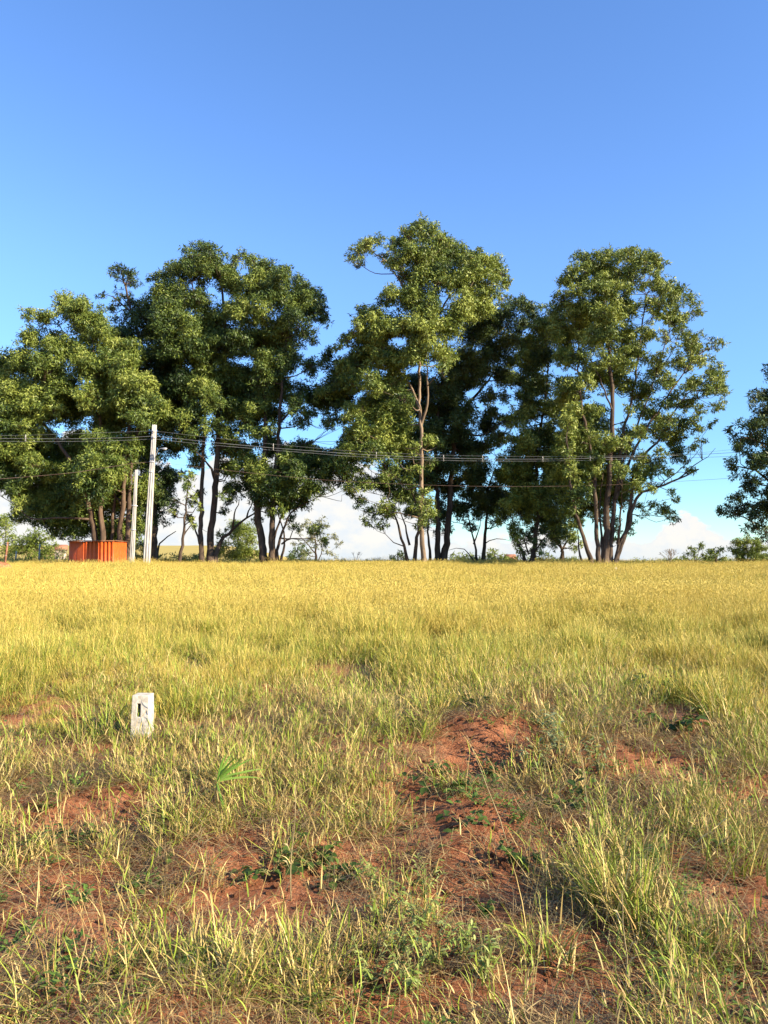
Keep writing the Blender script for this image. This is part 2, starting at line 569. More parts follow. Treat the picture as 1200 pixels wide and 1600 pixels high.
def make_tree(name, label, cat, group, Yd, base, stems, lobes, seed, mat=mat_leaf, bark=mat_bark, dens=1.0, back=0.95,
              depth=3.0, leaf=(0.215, 0.08), twig_r=0.016, flat=0.95, droop=0.45, tone0=0.45, puff=0.42, limb_scale=1.0, swell=1.18, fill=0.55):
    """stems: list of (base width px, [(px,py)...]); lobes: (px,py,r px[,depth offset m])"""
    global TREE_TRIS
    rg = np.random.default_rng(seed)
    bx, by, bz = W(base, 876, Yd)
    gz = float(height(bx, Yd))
    t0 = empty(name, (bx, by, gz), label, cat, group)
    O = np.array([bx, by, gz])
    sk_p = []; sk_r = []
    pxm = Yd / F
    for si, (wpx, pl) in enumerate(stems):
        k = len(pl)
        dy = (rg.random() - 0.5) * depth * 1.2 if si else 0.0
        y0 = (rg.random() - 0.5) * 0.6 if si else 0
        P = [W(a, b, Yd + y0 + dy * (q / max(1, k - 1))) for q, (a, b) in enumerate(pl)]
        if pl[0][1] >= 868:
            P[0][2] = float(height(P[0][0], P[0][1])) - 0.15
        P = resample(P, 0.45)
        P[1:-1] += rg.normal(size=(len(P) - 2, 3)) * 0.035
        tt = np.linspace(0, 1, len(P))
        r = wpx * pxm / 2 * (1 - 0.78 * tt ** 0.9)
        if pl[0][1] >= 868:
            r = r * (1 + 0.55 * np.exp(-tt * len(P) * 0.45 / 0.5))
        v, q = tube(P, r, 9, wob=0.22, rg=rg)
        obj('trunk', mesh_np('trunk', v - O, quads=q, smooth=True, mat=bark), t0)
        sk_p.append(P); sk_r.append(r)
    SP = np.vstack(sk_p); SR = np.concatenate(sk_r)
    xs_ = np.array([l[0] for l in lobes], float)
    cx = (xs_.min() + xs_.max()) / 2; hw = max(30, (xs_.max() - xs_.min()) / 2)
    all_l = []
    for l in lobes:
        e = math.sqrt(max(0.05, 1 - min(1, abs(l[0] - cx) / hw) ** 2))
        d = l[3] if len(l) > 3 else (-depth * e * (rg.random() * 1.1 - 0.15))
        all_l.append((l[0], l[1], l[2], d, True))
    nl = len(lobes); extra = []
    for i_ in range(nl):
        for j_ in range(i_ + 1, nl):
            a_, b_ = lobes[i_], lobes[j_]
            dd2 = math.hypot(a_[0] - b_[0], a_[1] - b_[1])
            if dd2 < (a_[2] + b_[2]) * 1.15 and rg.random() < fill * 0.5:
                e = math.sqrt(max(0.05, 1 - min(1, abs(a_[0] - cx) / hw) ** 2))
                dx_ = [q_[3] for q_ in (a_, b_) if len(q_) > 3]
                extra.append(((a_[0] + b_[0]) / 2 + rg.normal() * 3, (a_[1] + b_[1]) / 2 + rg.normal() * 3, (a_[2] + b_[2]) * 0.42, (max(dx_) + 0.3) if dx_ else depth * e * (rg.random() * 1.6 - 1.0), False))
    all_l += extra
    for l in lobes:
        if rg.random() < back:
            e = math.sqrt(max(0.05, 1 - min(1, abs(l[0] - cx) / hw) ** 2))
            all_l.append((l[0] * 0.97 + cx * 0.03 + rg.normal() * 5, l[1] + 6 + rg.normal() * 5, l[2] * 0.95, depth * e * (0.35 + rg.random() * 0.8), False))
    C = np.array([W(a, b, Yd + d) for a, b, r_, d, f in all_l])
    LR = np.array([r_ * (Yd + d) / F for a, b, r_, d, f in all_l]) * swell
    front = np.array([f for *_, f in all_l])
    # distance of every lobe to the stems decides the order of attachment
    dist0 = np.array([np.min(np.linalg.norm(SP - c, axis=1)) for c in C])
    tw = MB(); puffs = []; pr = []; pt = []
    for k in np.argsort(dist0):
        c = C[k]; R_ = LR[k]
        dv = SP - c
        dist = np.linalg.norm(dv, axis=1)
        hor = np.linalg.norm(dv[:, :2], axis=1)
        cost = 1.15 * dist + 0.9 * np.maximum(0, SP[:, 2] - (c[2] - 0.2 * hor)) + 3.0 * (SR < 0.02) + 0.8 * np.exp(-SR * 30)
        a = int(np.argmin(cost))
        A = SP[a]; ln = np.linalg.norm(c - A)
        r0 = min(SR[a] * 0.72, (0.028 + 0.014 * ln) * limb_scale)
        mid = A * 0.5 + c * 0.5 + np.array([0, 0, -0.10 * ln]) + rg.normal(size=3) * 0.07 * ln
        mid2 = A * 0.2 + c * 0.8 + np.array([0, 0, -0.04 * ln]) + rg.normal(size=3) * 0.05 * ln
        P = resample([A, mid, mid2, c], 0.4)
        r = np.linspace(r0, max(0.012, r0 * 0.42), len(P))
        if front[k]:
            v, q = tube(P, r, 6, wob=0.1, rg=rg)
            obj('branch', mesh_np('branch', v - O, quads=q, smooth=True, mat=bark), t0)
        else:
            tw.add(*[*tube(P - O, r, 4)])
        SP = np.vstack([SP, P[2:]]); SR = np.concatenate([SR, r[2:]])
        # puffs of foliage with a twig each
        n = max(5, int(21 * (R_ / 0.9) ** 1.6 * dens))
        dd_ = rg.normal(size=(n, 3)); dd_[:, 2] += 0.3
        dd_ /= np.linalg.norm(dd_, axis=1)[:, None]
        pc = c + dd_ * (0.35 + 0.65 * rg.random((n, 1)) + 0.35 * (rg.random((n, 1)) < 0.12)) * R_ * np.array([1.0, 1.0, 0.9])
        prr = puff * (0.32 + 0.90 * rg.random(n) ** 1.2) * min(1.15, max(0.55, R_ / 0.9))
        lt = tone0 + rg.normal() * 0.16
        for q_ in range(n):
            st = c + (pc[q_] - c) * 0.08 + rg.normal(size=3) * 0.05
            m_ = (st + pc[q_]) / 2 + np.array([0, 0, -0.05]) + rg.normal(size=3) * 0.05
            v, q = tube(np.array([st, m_, pc[q_]]) - O, [twig_r, twig_r * 0.8, twig_r * 0.4], 3)
            tw.add(v, q)
        puffs.append(pc); pr.append(prr); pt.append(lt + rg.normal(size=n) * 0.10)
    pc = np.vstack(puffs); prr = np.concatenate(pr); ptt = np.concatenate(pt)
    cnt = np.maximum(10, (84 * dens * (prr / 0.4) ** 2 * (0.24 * 0.085) / (leaf[0] * leaf[1]))).astype(int)
    v, tone = leaf_tris(pc - O, prr, cnt, rg, leaf[0], leaf[1], droop, ptt, flat)
    f = np.arange(len(v)).reshape(-1, 3)
    TREE_TRIS += len(f)
    obj('foliage', mesh_np('foliage', v, faces_tri=f, attrs={'tone': tone}, mat=mat), t0, 'stuff')
    tw.build('twigs', bark, t0, smooth=True, kind='stuff')
    return t0


GT = 'tall eucalyptus trees in the row across the field'
T_A = [(45, 490, 10), (66, 495, 14), (110, 480, 20), (135, 492, 22), (150, 510, 22), (166, 522, 14), (48, 530, 16), (85, 545, 22), (120, 552, 24),
       (70, 580, 25), (32, 565, 20), (8, 572, 20), (20, 612, 28), (60, 618, 28), (95, 606, 22), (4, 650, 24), (40, 668, 20), (85, 642, 14),
       (4, 700, 24), (35, 712, 20), (75, 690, 14), (60, 742, 20), (20, 762, 18), (60, 780, 24, 1.5), (95, 800, 26, 1.5), (112, 768, 24, 1),
       (142, 738, 30, -3.4), (136, 766, 26, -3.2), (158, 745, 20, -3.0), (150, 690, 18, -2.6), (168, 704, 18, -2.4), (188, 730, 16), (198, 700, 22), (120, 826, 18, 2), (88, 826, 10, 2),
       (150, 818, 16, 2.2), (28, 792, 13), (208, 612, 30, -2.6), (228, 640, 28, -2.4), (196, 642, 20), (252, 640, 16, -1.5), (180, 585, 26), (200, 560, 26),
       (150, 580, 22), (214, 762, 20, 1), (176, 776, 24, 2.2), (170, 660, 24, 0.8), (122, 690, 18, 1.8), (215, 800, 14, 2.4), (140, 622, 20), (175, 545, 18),
       (-30, 600, 26), (-35, 660, 26), (-35, 720, 24), (190, 820, 14, 2.5), (100, 740, 18, 1.6), (-10, 745, 18), (225, 690, 20, 1.5), (60, 700, 26, 3), (100, 730, 26, 3), (20, 730, 24, 3), (130, 800, 24, 3), (168, 828, 16, 3), (60, 800, 22, 3), (190, 780, 24, 3), (215, 826, 14, 3), (80, 762, 24, 3), (110, 640, 22, 3), (60, 640, 22, 3), (160, 620, 24, 3), (175, 838, 12, 3.5), (190, 843, 11, 3.5), (160, 842, 10, 3.5), (207, 838, 10, 3), (182, 826, 14, 3.5), (195, 852, 7, 3.5), (168, 850, 8, 3.5)]
make_tree('eucalyptus_tree', 'broad leftmost eucalyptus with several pale trunks rising behind the orange metal enclosure', 'tree', GT, 56.5, 172,
          [(10, [(163, 882), (161, 840), (158, 780), (160, 700), (150, 600), (145, 530)]),
           (10, [(152, 882), (147, 830), (139, 792), (120, 740), (90, 690), (50, 640), (20, 600)]),
           (9.5, [(190, 882), (187, 840), (192, 790), (193, 750), (200, 680), (205, 600), (205, 550)]),
           (10, [(197, 882), (200, 830), (203, 770), (208, 700), (228, 640)]),
           (5, [(190, 790), (182, 775), (172, 766)]), (4, [(192, 790), (202, 776), (210, 765)]),
           (6, [(176, 882), (175, 830), (180, 760), (170, 690), (120, 560), (90, 500)])],
          T_A, 11, bark=basic('bark_tan', (0.055, 0.036, 0.025), (0.16, 0.11, 0.075), 3.0, 0.9, 0.6, 0.04, 0.1, (1, 1, 0.25)), tone0=0.52)
T_B = [(192, 424, 12), (180, 422, 8), (205, 430, 8), (163, 461, 6), (186, 458, 9), (182, 474, 9), (207, 470, 9), (218, 478, 9), (174, 484, 8), (222, 497, 16),
       (192, 500, 14), (202, 525, 18), (240, 560, 24), (236, 520, 18), (250, 602, 26), (216, 585, 20), (256, 660, 20), (242, 700, 20), (256, 742, 15),
       (243, 776, 18), (252, 812, 12), (234, 740, 15), (266, 700, 14), (226, 815, 12), (270, 640, 18), (262, 590, 18), (255, 770, 16, 1), (266, 742, 14, 1), (270, 790, 10, 1), (230, 720, 18, 1), (225, 620, 22, 1), (235, 800, 16, 1), (270, 560, 18, 1)]
make_tree('eucalyptus_tree', 'dark eucalyptus with a sparse tufted top, its trunk just behind the tall white pole', 'tree', GT, 60, 240,
          [(12, [(240, 882), (240, 800), (238, 740), (238, 650), (226, 560), (206, 490), (192, 430)]),
           (5, [(243, 870), (250, 850), (262, 838), (275, 830)]), (4, [(206, 490), (185, 470), (165, 460)])],
          T_B, 12, mat=mat_leaf_b, back=0.8, depth=2.2, puff=0.36)
T_C = [(313, 388, 12), (296, 400, 12), (332, 400, 16), (288, 420, 16), (264, 422, 13), (242, 436, 11), (318, 424, 20), (350, 426, 18), (372, 404, 12), (360, 440, 18),
       (256, 455, 18), (240, 476, 15), (280, 462, 20), (254, 500, 22, -2.5), (284, 512, 26, -2.8), (308, 470, 18), (332, 500, 20), (300, 545, 26, -2.4), (264, 540, 22, -2.2), (340, 540, 24),
       (372, 490, 24, -2.2), (380, 530, 24, -2), (350, 588, 24), (310, 588, 22), (282, 600, 20), (328, 628, 18), (296, 640, 18), (277, 690, 12),
       (300, 700, 12), (365, 640, 20), (375, 590, 22), (345, 665, 16), (312, 672, 14), (360, 690, 12, -1), (385, 700, 10, -1.5), (365, 735, 13), (352, 770, 9), (377, 765, 12), (285, 655, 14), (270, 610, 16), (310, 720, 12, 2), (350, 700, 16, 2), (365, 762, 11, 2), (355, 730, 14, 2), (348, 800, 8, 2), (290, 670, 16, 2), (377, 700, 14, 2), (300, 600, 22, 2), (340, 620, 22, 2), (380, 610, 20, 2), (262, 640, 16, 2), (320, 560, 22, 2), (308, 772, 10, 3), (298, 812, 7, 3), (352, 830, 6, 3)]
make_tree('eucalyptus_tree', 'tall domed eucalyptus with two upright dark trunks and a low limb bowing right', 'tree', GT, 58, 325,
          [(11, [(330, 882), (328, 845), (334, 790), (339, 720), (342, 640), (352, 560), (350, 480), (342, 420)]),
           (8.5, [(316, 882), (314, 830), (316, 750), (319, 680), (318, 600), (310, 520), (300, 440)]),
           (9, [(334, 876), (344, 848), (364, 828), (385, 810), (402, 800)]), (4, [(364, 828), (366, 805), (374, 780)]), (3, [(385, 810), (392, 790), (398, 772)]),
           (4, [(312, 850), (302, 820), (288, 795)]), (5, [(336, 750), (325, 725), (300, 700)])],
          T_C, 13, back=1.0, depth=3.4, tone0=0.42)  # lowered leaf tone puts this crown's shade into its colour
T_D = [(396, 408, 13), (418, 418, 14), (440, 432, 16), (460, 443, 16), (480, 455, 15), (494, 466, 12), (505, 480, 12), (507, 500, 9), (488, 490, 16),
       (464, 472, 20), (430, 462, 22), (400, 442, 20), (470, 508, 18), (484, 528, 13), (405, 490, 24, -2.2), (412, 535, 26), (440, 520, 22), (450, 560, 20), (412, 590, 22),
       (382, 660, 14), (400, 640, 22), (504, 622, 20), (530, 625, 15), (472, 610, 15), (525, 588, 15), (540, 655, 9), (510, 565, 14), (486, 572, 14), (440, 610, 14),
       (388, 715, 14), (408, 742, 20), (402, 775, 14), (452, 706, 16), (460, 742, 22), (482, 762, 16), (506, 752, 16), (522, 728, 18), (498, 705, 13), (540, 738, 13),
       (430, 762, 20), (422, 792, 14), (447, 790, 12), (478, 722, 15), (395, 675, 12, -2), (420, 668, 12, -2.5), (478, 660, 12), (512, 662, 9), (430, 700, 14), (465, 642, 12), (455, 782, 12), (486, 830, 9, -1), (500, 826, 8, -1), (507, 843, 6, -1), (450, 730, 22, 2), (420, 700, 20, 2), (480, 700, 14, 2), (510, 720, 18, 2), (395, 745, 18, 2), (440, 772, 18, 2), (470, 782, 12, 1), (400, 640, 22, 2), (430, 650, 14, 2), (540, 700, 12), (535, 608, 16), (552, 640, 10), (525, 655, 10), (395, 590, 22, 2), (430, 610, 20, 2), (400, 810, 9, 2), (455, 812, 8, 1), (545, 760, 9), (528, 600, 15), (545, 622, 11), (530, 572, 11), (546, 684, 12), (548, 722, 12), (518, 548, 8), (462, 622, 14), (488, 650, 12)]
make_tree('eucalyptus_tree', 'dark shaggy eucalyptus with a cluster of twisting trunks, left of the gap showing white cloud', 'tree', GT, 57, 422,
          [(13, [(416, 882), (408, 842), (404, 815), (402, 785), (410, 740), (415, 680), (412, 590), (410, 500)]),
           (10, [(425, 882), (424, 830), (428, 780), (433, 720), (437, 650), (442, 580), (450, 510)]),
           (6, [(433, 880), (434, 850), (445, 822), (455, 802), (475, 788), (500, 775)]),
           (5, [(436, 878), (444, 852), (443, 830), (436, 808), (440, 780)]),
           (5, [(430, 870), (428, 842), (437, 818), (444, 795), (460, 740)]),
           (3, [(440, 850), (455, 842), (475, 842), (498, 838)]), (4, [(434, 720), (450, 700), (490, 690)]), (4, [(437, 660), (460, 640), (500, 630)])],
          T_D, 14, fill=0.3, mat=mat_leaf, back=0.8, depth=3.2, tone0=0.34)  # leaf tone set low, painting shade from neighbouring trees into the crown
make_tree('young_eucalyptus_tree', 'slender young eucalyptus with one small sunlit leaf ball low between the dark trunks', 'tree', GT, 54.5, 281,
          [(6, [(280, 882), (284, 852), (290, 800), (292, 770), (294, 745)]), (2.5, [(285, 840), (298, 822), (306, 806)])],
          [(293, 762, 13), (286, 747, 8), (300, 744, 8), (298, 776, 9), (272, 780, 7), (309, 792, 7), (268, 800, 6), (300, 812, 5)], 15, back=0.3, depth=0.8, tone0=0.6, puff=0.3)

T_F = [(655, 356, 14), (638, 368, 13), (671, 364, 14), (690, 374, 14), (706, 386, 13), (632, 384, 14), (614, 380, 10), (592, 377, 12), (572, 381, 12), (560, 394, 12), (552, 408, 7),
       (600, 398, 8), (618, 404, 17, -2), (645, 398, 16), (675, 398, 20), (702, 408, 20), (724, 395, 12), (740, 402, 14), (756, 405, 12), (771, 417, 14), (785, 430, 12), (792, 446, 10),
       (766, 443, 18), (736, 428, 20), (712, 445, 18, -2), (786, 466, 10), (752, 474, 20), (722, 478, 20), (690, 440, 18, -2.4), (660, 438, 18, -2.2), (632, 430, 11), (612, 458, 14), (596, 470, 10),
       (640, 468, 20), (670, 478, 18, -2.6), (700, 510, 20), (664, 516, 26, -3.4), (634, 510, 17, -2.4), (690, 550, 18), (650, 548, 20, -2.6), (624, 560, 18),
       (562, 486, 12), (580, 500, 20, -1.5), (596, 520, 20, -2), (560, 514, 14), (541, 530, 12), (530, 545, 9), (575, 545, 22), (602, 558, 20), (556, 570, 18), (615, 600, 18), (581, 600, 20),
       (551, 600, 14), (690, 580, 12), (592, 640, 24, 1), (566, 640, 14), (561, 668, 16, -1), (600, 680, 24, 1), (628, 660, 18, 1), (624, 700, 18, 1), (582, 704, 18), (615, 720, 12, -2.2), (608, 742, 12, -2.2),
       (660, 776, 12, -1.6), (666, 800, 13, -1.6), (660, 818, 9, -1.4), (645, 790, 8, -1.4), (676, 690, 12, -1), (632, 625, 14), (535, 570, 12), (540, 600, 13), (545, 640, 13), (548, 675, 13), (545, 702, 13), (541, 732, 10), (550, 762, 10), (600, 790, 12), (650, 700, 10, -1.6), (652, 735, 9, -1.6), (672, 720, 10, -1.2)]
make_tree('tall_eucalyptus_tree', 'tallest eucalyptus, in the centre, with a single straight pale trunk and a leaning crown top', 'tree', GT, 54, 662,
          [(8.5, [(663, 884), (660, 850), (657, 800), (658, 750), (658, 700), (656, 650), (655, 600), (654, 540), (655, 480), (658, 420), (655, 372)]),
           (5, [(658, 664), (668, 630), (668, 590), (665, 540)]), (5, [(656, 640), (645, 610), (625, 580), (600, 545), (580, 505)]),
           (4, [(655, 500), (640, 470), (612, 420), (580, 392), (562, 396)]), (5, [(655, 540), (680, 500), (712, 450), (745, 420)]),
           (3, [(662, 500), (680, 450), (690, 400)])],
          T_F, 16, bark=mat_bark_pale, back=0.8, depth=3.2, tone0=0.56)
T_G = [(600, 728, 12), (574, 722, 12), (600, 762, 18), (570, 762, 15), (560, 785, 11), (584, 800, 14), (608, 800, 12), (598, 822, 8), (624, 778, 14), (556, 745, 11), (570, 812, 7), (636, 755, 14), (640, 800, 10), (546, 772, 8)]
make_tree('small_eucalyptus_tree', 'small forked eucalyptus with spreading thin stems beside the straight pale trunk', 'tree', GT, 56, 641,
          [(6, [(640, 882), (634, 862), (622, 822), (612, 792), (602, 765)]), (7, [(646, 882), (650, 850), (655, 820), (648, 780), (640, 755)]),
           (4, [(640, 852), (630, 812), (622, 785)]), (2, [(632, 854), (615, 848), (602, 835), (596, 822)])],
          T_G, 17, back=0.35, depth=2.0, tone0=0.4)
T_H = [(760, 498, 20), (740, 520, 20), (782, 498, 18), (800, 482, 11), (818, 471, 11), (831, 483, 11), (836, 500, 10), (815, 508, 14), (795, 530, 16), (770, 550, 18), (750, 580, 18),
       (782, 588, 15), (726, 560, 18), (716, 602, 20), (700, 640, 22), (730, 642, 16), (760, 618, 12), (802, 566, 13), (822, 545, 13), (680, 680, 22), (720, 680, 17), (700, 722, 18), (742, 722, 14),
       (680, 732, 16), (770, 645, 11), (790, 655, 11), (766, 690, 10), (722, 752, 12), (690, 600, 18), (652, 705, 15), (670, 640, 16), (640, 640, 16), (780, 715, 9), (705, 575, 16), (735, 600, 12), (640, 735, 12), (668, 755, 14), (640, 700, 22, 2), (620, 680, 24, 3), (660, 740, 20, 2), (700, 762, 15, 2), (720, 700, 20, 2), (750, 700, 14, 2), (762, 660, 14, 2), (640, 772, 14, 2), (592, 690, 22, 3), (582, 640, 22, 3), (562, 700, 18, 3), (742, 742, 14, 2), (782, 680, 12), (690, 792, 10, 2), (655, 600, 22, 2), (690, 650, 20, 2), (620, 620, 20, 2), (610, 740, 16, 3), (690, 802, 11, 3), (720, 792, 13, 3), (645, 802, 10, 3), (665, 825, 7, 3), (700, 828, 7, 3)]
make_tree('eucalyptus_tree', 'eucalyptus with twin thick dark trunks right of the pale trunk', 'tree', GT, 60, 690,
          [(11, [(692, 884), (697, 850), (702, 800), (705, 750), (708, 700), (716, 620), (738, 540), (760, 480)]),
           (9, [(683, 884), (684, 820), (683, 770), (681, 700), (690, 600), (700, 520)]),
           (5, [(724, 640), (750, 610), (775, 580), (800, 555)]), (4, [(738, 560), (770, 530), (800, 500), (822, 480)]), (5, [(672, 882), (670, 840), (668, 780)])],
          T_H, 18, mat=mat_leaf_b, back=0.95, depth=3.4, tone0=0.55)
T_I = [(750, 778, 15), (770, 768, 15), (730, 770, 12), (790, 778, 12), (746, 806, 9), (712, 790, 11), (726, 808, 8), (772, 798, 12), (790, 748, 13), (742, 748, 14), (760, 735, 13), (805, 762, 10), (700, 812, 7), (786, 808, 8), (768, 818, 7), (735, 828, 6, 1), (775, 780, 12, 1), (755, 795, 10, 1)]
make_tree('small_eucalyptus_tree', 'small dark eucalyptus with a leaning bare trunk, right of the twin thick trunks', 'tree', GT, 62, 752,
          [(7, [(755, 882), (757, 845), (760, 805), (763, 765), (775, 730)]), (5, [(748, 880), (742, 852), (735, 822), (728, 790)]),
           (2.5, [(745, 868), (725, 858), (700, 860)]), (2.5, [(740, 850), (748, 830), (752, 805)]), (2, [(757, 850), (775, 842), (800, 846)])],
          T_I, 19, mat=mat_leaf_b, back=0.8, depth=2.0, tone0=0.6)
T_J = [(800, 790, 14), (820, 770, 20), (846, 780, 18), (862, 800, 13), (802, 820, 11), (825, 808, 12), (850, 828, 10), (815, 740, 18), (840, 720, 18), (868, 730, 18), (880, 770, 16), (860, 760, 16),
       (800, 720, 14), (820, 690, 16), (850, 680, 18), (880, 692, 18), (812, 650, 15), (840, 640, 16), (870, 640, 16), (850, 602, 16), (822, 600, 12), (850, 560, 16), (864, 530, 14), (868, 505, 11), (842, 540, 12), (830, 578, 13),
       (795, 690, 10), (790, 620, 10), (876, 600, 12), (884, 655, 12), (838, 850, 8), (812, 845, 8), (800, 742, 16), (782, 740, 10), (798, 660, 12), (820, 620, 15), (800, 590, 12), (870, 820, 12, 2), (830, 832, 11, 2), (850, 850, 8, 2), (882, 712, 18), (845, 800, 16, 2), (815, 560, 12), (850, 520, 12), (815, 800, 12, 2), (868, 482, 11), (850, 502, 11), (838, 512, 11), (826, 532, 13), (862, 510, 12), (842, 560, 14), (870, 800, 12, 2), (886, 830, 8, 2), (800, 832, 8), (780, 800, 9, 1), (845, 865, 5), (868, 845, 7, 1), (815, 862, 6)]
make_tree('eucalyptus_tree', 'bushy eucalyptus leafy almost to the ground, forked trunk, left of the stubby tree', 'tree', GT, 58, 826,
          [(8, [(830, 882), (836, 850), (840, 800), (840, 760), (838, 700), (850, 640), (858, 560)]),
           (6, [(822, 882), (816, 862), (808, 840), (800, 810)]), (3, [(834, 864), (850, 842), (864, 828)]), (3, [(826, 866), (820, 845), (812, 825)])],
          T_J, 20, mat=mat_leaf, back=0.95, depth=2.6, tone0=0.45)
make_tree('small_eucalyptus_tree', 'stubby little tree with a thick short trunk beneath the left boughs of the many-trunked tree', 'tree', GT, 63, 878,
          [(10, [(877, 884), (878, 862), (874, 846)]), (4, [(877, 862), (886, 846), (896, 832)]), (3, [(878, 858), (866, 842), (858, 826)])],
          [(872, 828, 12), (890, 826, 12), (880, 808, 14), (902, 808, 10), (858, 818, 10), (864, 842, 8), (895, 842, 8), (905, 852, 5)], 21, back=0.8, depth=1.6, tone0=0.55)
T_L = [(906, 405, 11), (926, 406, 11), (945, 401, 11), (965, 402, 11), (985, 402, 12), (1006, 402, 10), (1024, 405, 10), (1036, 412, 6), (896, 420, 10), (915, 425, 12), (940, 425, 14), (965, 430, 12), (990, 425, 13), (1014, 420, 11), (1030, 432, 8),
       (886, 440, 10), (905, 450, 14), (930, 455, 14), (955, 460, 14), (985, 450, 10), (1010, 450, 9), (880, 462, 8), (886, 480, 12), (906, 485, 14), (935, 490, 16), (960, 495, 14), (1040, 450, 12), (1060, 455, 10), (1075, 462, 8), (1085, 475, 8),
       (1092, 490, 6), (1035, 475, 10), (1060, 480, 9), (1020, 492, 10), (1046, 500, 9), (990, 490, 10), (872, 520, 14), (900, 515, 16), (930, 525, 16), (960, 530, 16), (985, 520, 11), (1010, 525, 11), (1040, 525, 9), (1066, 515, 9), (1090, 527, 8),
       (1112, 532, 6), (1126, 536, 8), (1080, 545, 11), (1090, 565, 9), (1060, 560, 10), (1030, 560, 11), (1000, 560, 13), (970, 565, 13), (940, 560, 12), (905, 560, 14), (880, 560, 12), (1110, 585, 12), (1125, 595, 10), (1130, 614, 8), (1104, 610, 8),
       (1075, 600, 10), (1045, 595, 11), (1015, 600, 11), (985, 600, 11), (955, 600, 8), (915, 600, 14), (890, 600, 12), (1120, 635, 6), (1095, 640, 8), (1070, 635, 10), (1040, 630, 11), (1010, 635, 11), (980, 640, 9), (930, 640, 11), (900, 640, 13),
       (1114, 660, 5), (1090, 670, 8), (1066, 665, 11), (1030, 670, 13), (1000, 675, 11), (925, 680, 12), (895, 680, 12), (1085, 700, 7), (1060, 706, 11, 1), (1030, 710, 9), (1000, 720, 11), (1080, 735, 4), (970, 730, 9),
       (940, 740, 13, 1), (910, 742, 14), (1000, 758, 8), (1020, 790, 7, 1.5), (1038, 796, 9, 1.5), (1052, 803, 5, 1.5), (1000, 790, 6, 1), (940, 782, 12, 1.5), (905, 776, 12), (962, 768, 12, 1.5), (885, 730, 10), (980, 690, 8), (1045, 740, 5), (890, 620, 16, 2), (905, 660, 17, 2), (890, 700, 17, 2), (915, 722, 17, 2), (930, 700, 14, 2), (880, 742, 15, 2), (925, 762, 14, 2), (890, 780, 12, 2), (942, 660, 13, 2), (955, 712, 13, 2), (950, 760, 13, 2.5), (975, 775, 10, 2.5), (912, 800, 10, 2.5), (950, 810, 10, 2.5), (930, 580, 15, 1), (960, 590, 14, 1), (1000, 620, 12, 1), (980, 540, 13, 1), (1030, 585, 11, 1), (1020, 655, 11, 1), (1050, 685, 11, 1), (975, 680, 11, 1), (1060, 620, 9, 1), (1075, 570, 9, 1), (945, 440, 13, 1), (975, 475, 13, 1), (1012, 475, 11, 1), (1060, 500, 9, 1), (1000, 745, 8, 1), (1020, 735, 7, 1), (985, 705, 9, 1), (890, 545, 13, 1), (885, 690, 14, -1), (880, 720, 13, -1), (900, 760, 13, -1), (895, 800, 9, -1), (930, 720, 12, -1.5), (945, 690, 12, -1.5), (965, 700, 11, -1.5), (1000, 740, 12), (1030, 735, 10), (985, 762, 10), (1015, 765, 7), (1050, 770, 5), (970, 740, 12), (1070, 725, 6), (1045, 655, 10), (1085, 600, 8), (1110, 560, 6), (1118, 606, 8), (1120, 575, 7), (1085, 620, 7), (1085, 655, 7), (1095, 690, 5), (890, 700, 11, -2), (893, 740, 11, -2), (897, 775, 9, -2), (888, 660, 13, -2), (920, 795, 9, 2.5), (936, 802, 9, 2.5), (900, 815, 8, 2.5), (875, 470, 9), (872, 500, 11), (1030, 440, 9), (1050, 470, 9), (1070, 500, 8), (1075, 530, 8), (1050, 545, 9), (990, 820, 6, 2.5), (960, 830, 8, 2.5)]
make_tree('tall_eucalyptus_tree', 'airy round-topped eucalyptus at the right with a fan of many trunks from one stout base', 'tree', GT, 52, 940,
          [(10.9, [(946, 886), (948, 820), (950, 760), (955, 700), (958, 640), (952, 560), (945, 490), (945, 420)]),
           (7.8, [(926, 884), (915, 850), (905, 820), (897, 790), (890, 740), (885, 680)]), (4.7, [(912, 884), (904, 855), (902, 830)]),
           (7.8, [(936, 884), (932, 830), (930, 780), (928, 740), (918, 680), (905, 600), (905, 500)]),
           (7.8, [(952, 884), (957, 820), (965, 760), (972, 690), (988, 620), (1000, 540), (1010, 460)]),
           (7.8, [(960, 884), (968, 850), (982, 825), (990, 790), (1002, 770), (1030, 760), (1060, 748), (1092, 733)]),
           (7.0, [(955, 882), (975, 840), (985, 790), (990, 740), (1010, 710), (1035, 680), (1055, 640), (1090, 600)]),
           (4.7, [(962, 780), (985, 720), (1010, 670), (1050, 610), (1085, 560), (1115, 540)]), (3.9, [(965, 740), (990, 680), (1020, 600), (1045, 520), (1060, 470)]),
           (3.1, [(956, 640), (940, 600), (918, 550), (895, 500)]), (2.3, [(1060, 748), (1085, 728), (1106, 712), (1118, 700)]), (2.0, [(1030, 760), (1058, 738), (1085, 712), (1102, 690)]),
           (5.5, [(942, 884), (940, 830), (938, 790), (942, 740)]), (4.7, [(965, 850), (970, 800), (972, 760)])],
          T_L, 22, bark=basic('bark_brown', (0.045, 0.032, 0.024), (0.15, 0.11, 0.082), 3.0, 0.9, 0.6, 0.04, 0.1, (1, 1, 0.25)), back=0.7, depth=3.6, leaf=(0.20, 0.075), tone0=0.62, puff=0.34, twig_r=0.012, limb_scale=0.6, swell=1.42, fill=0.8, dens=1.2)
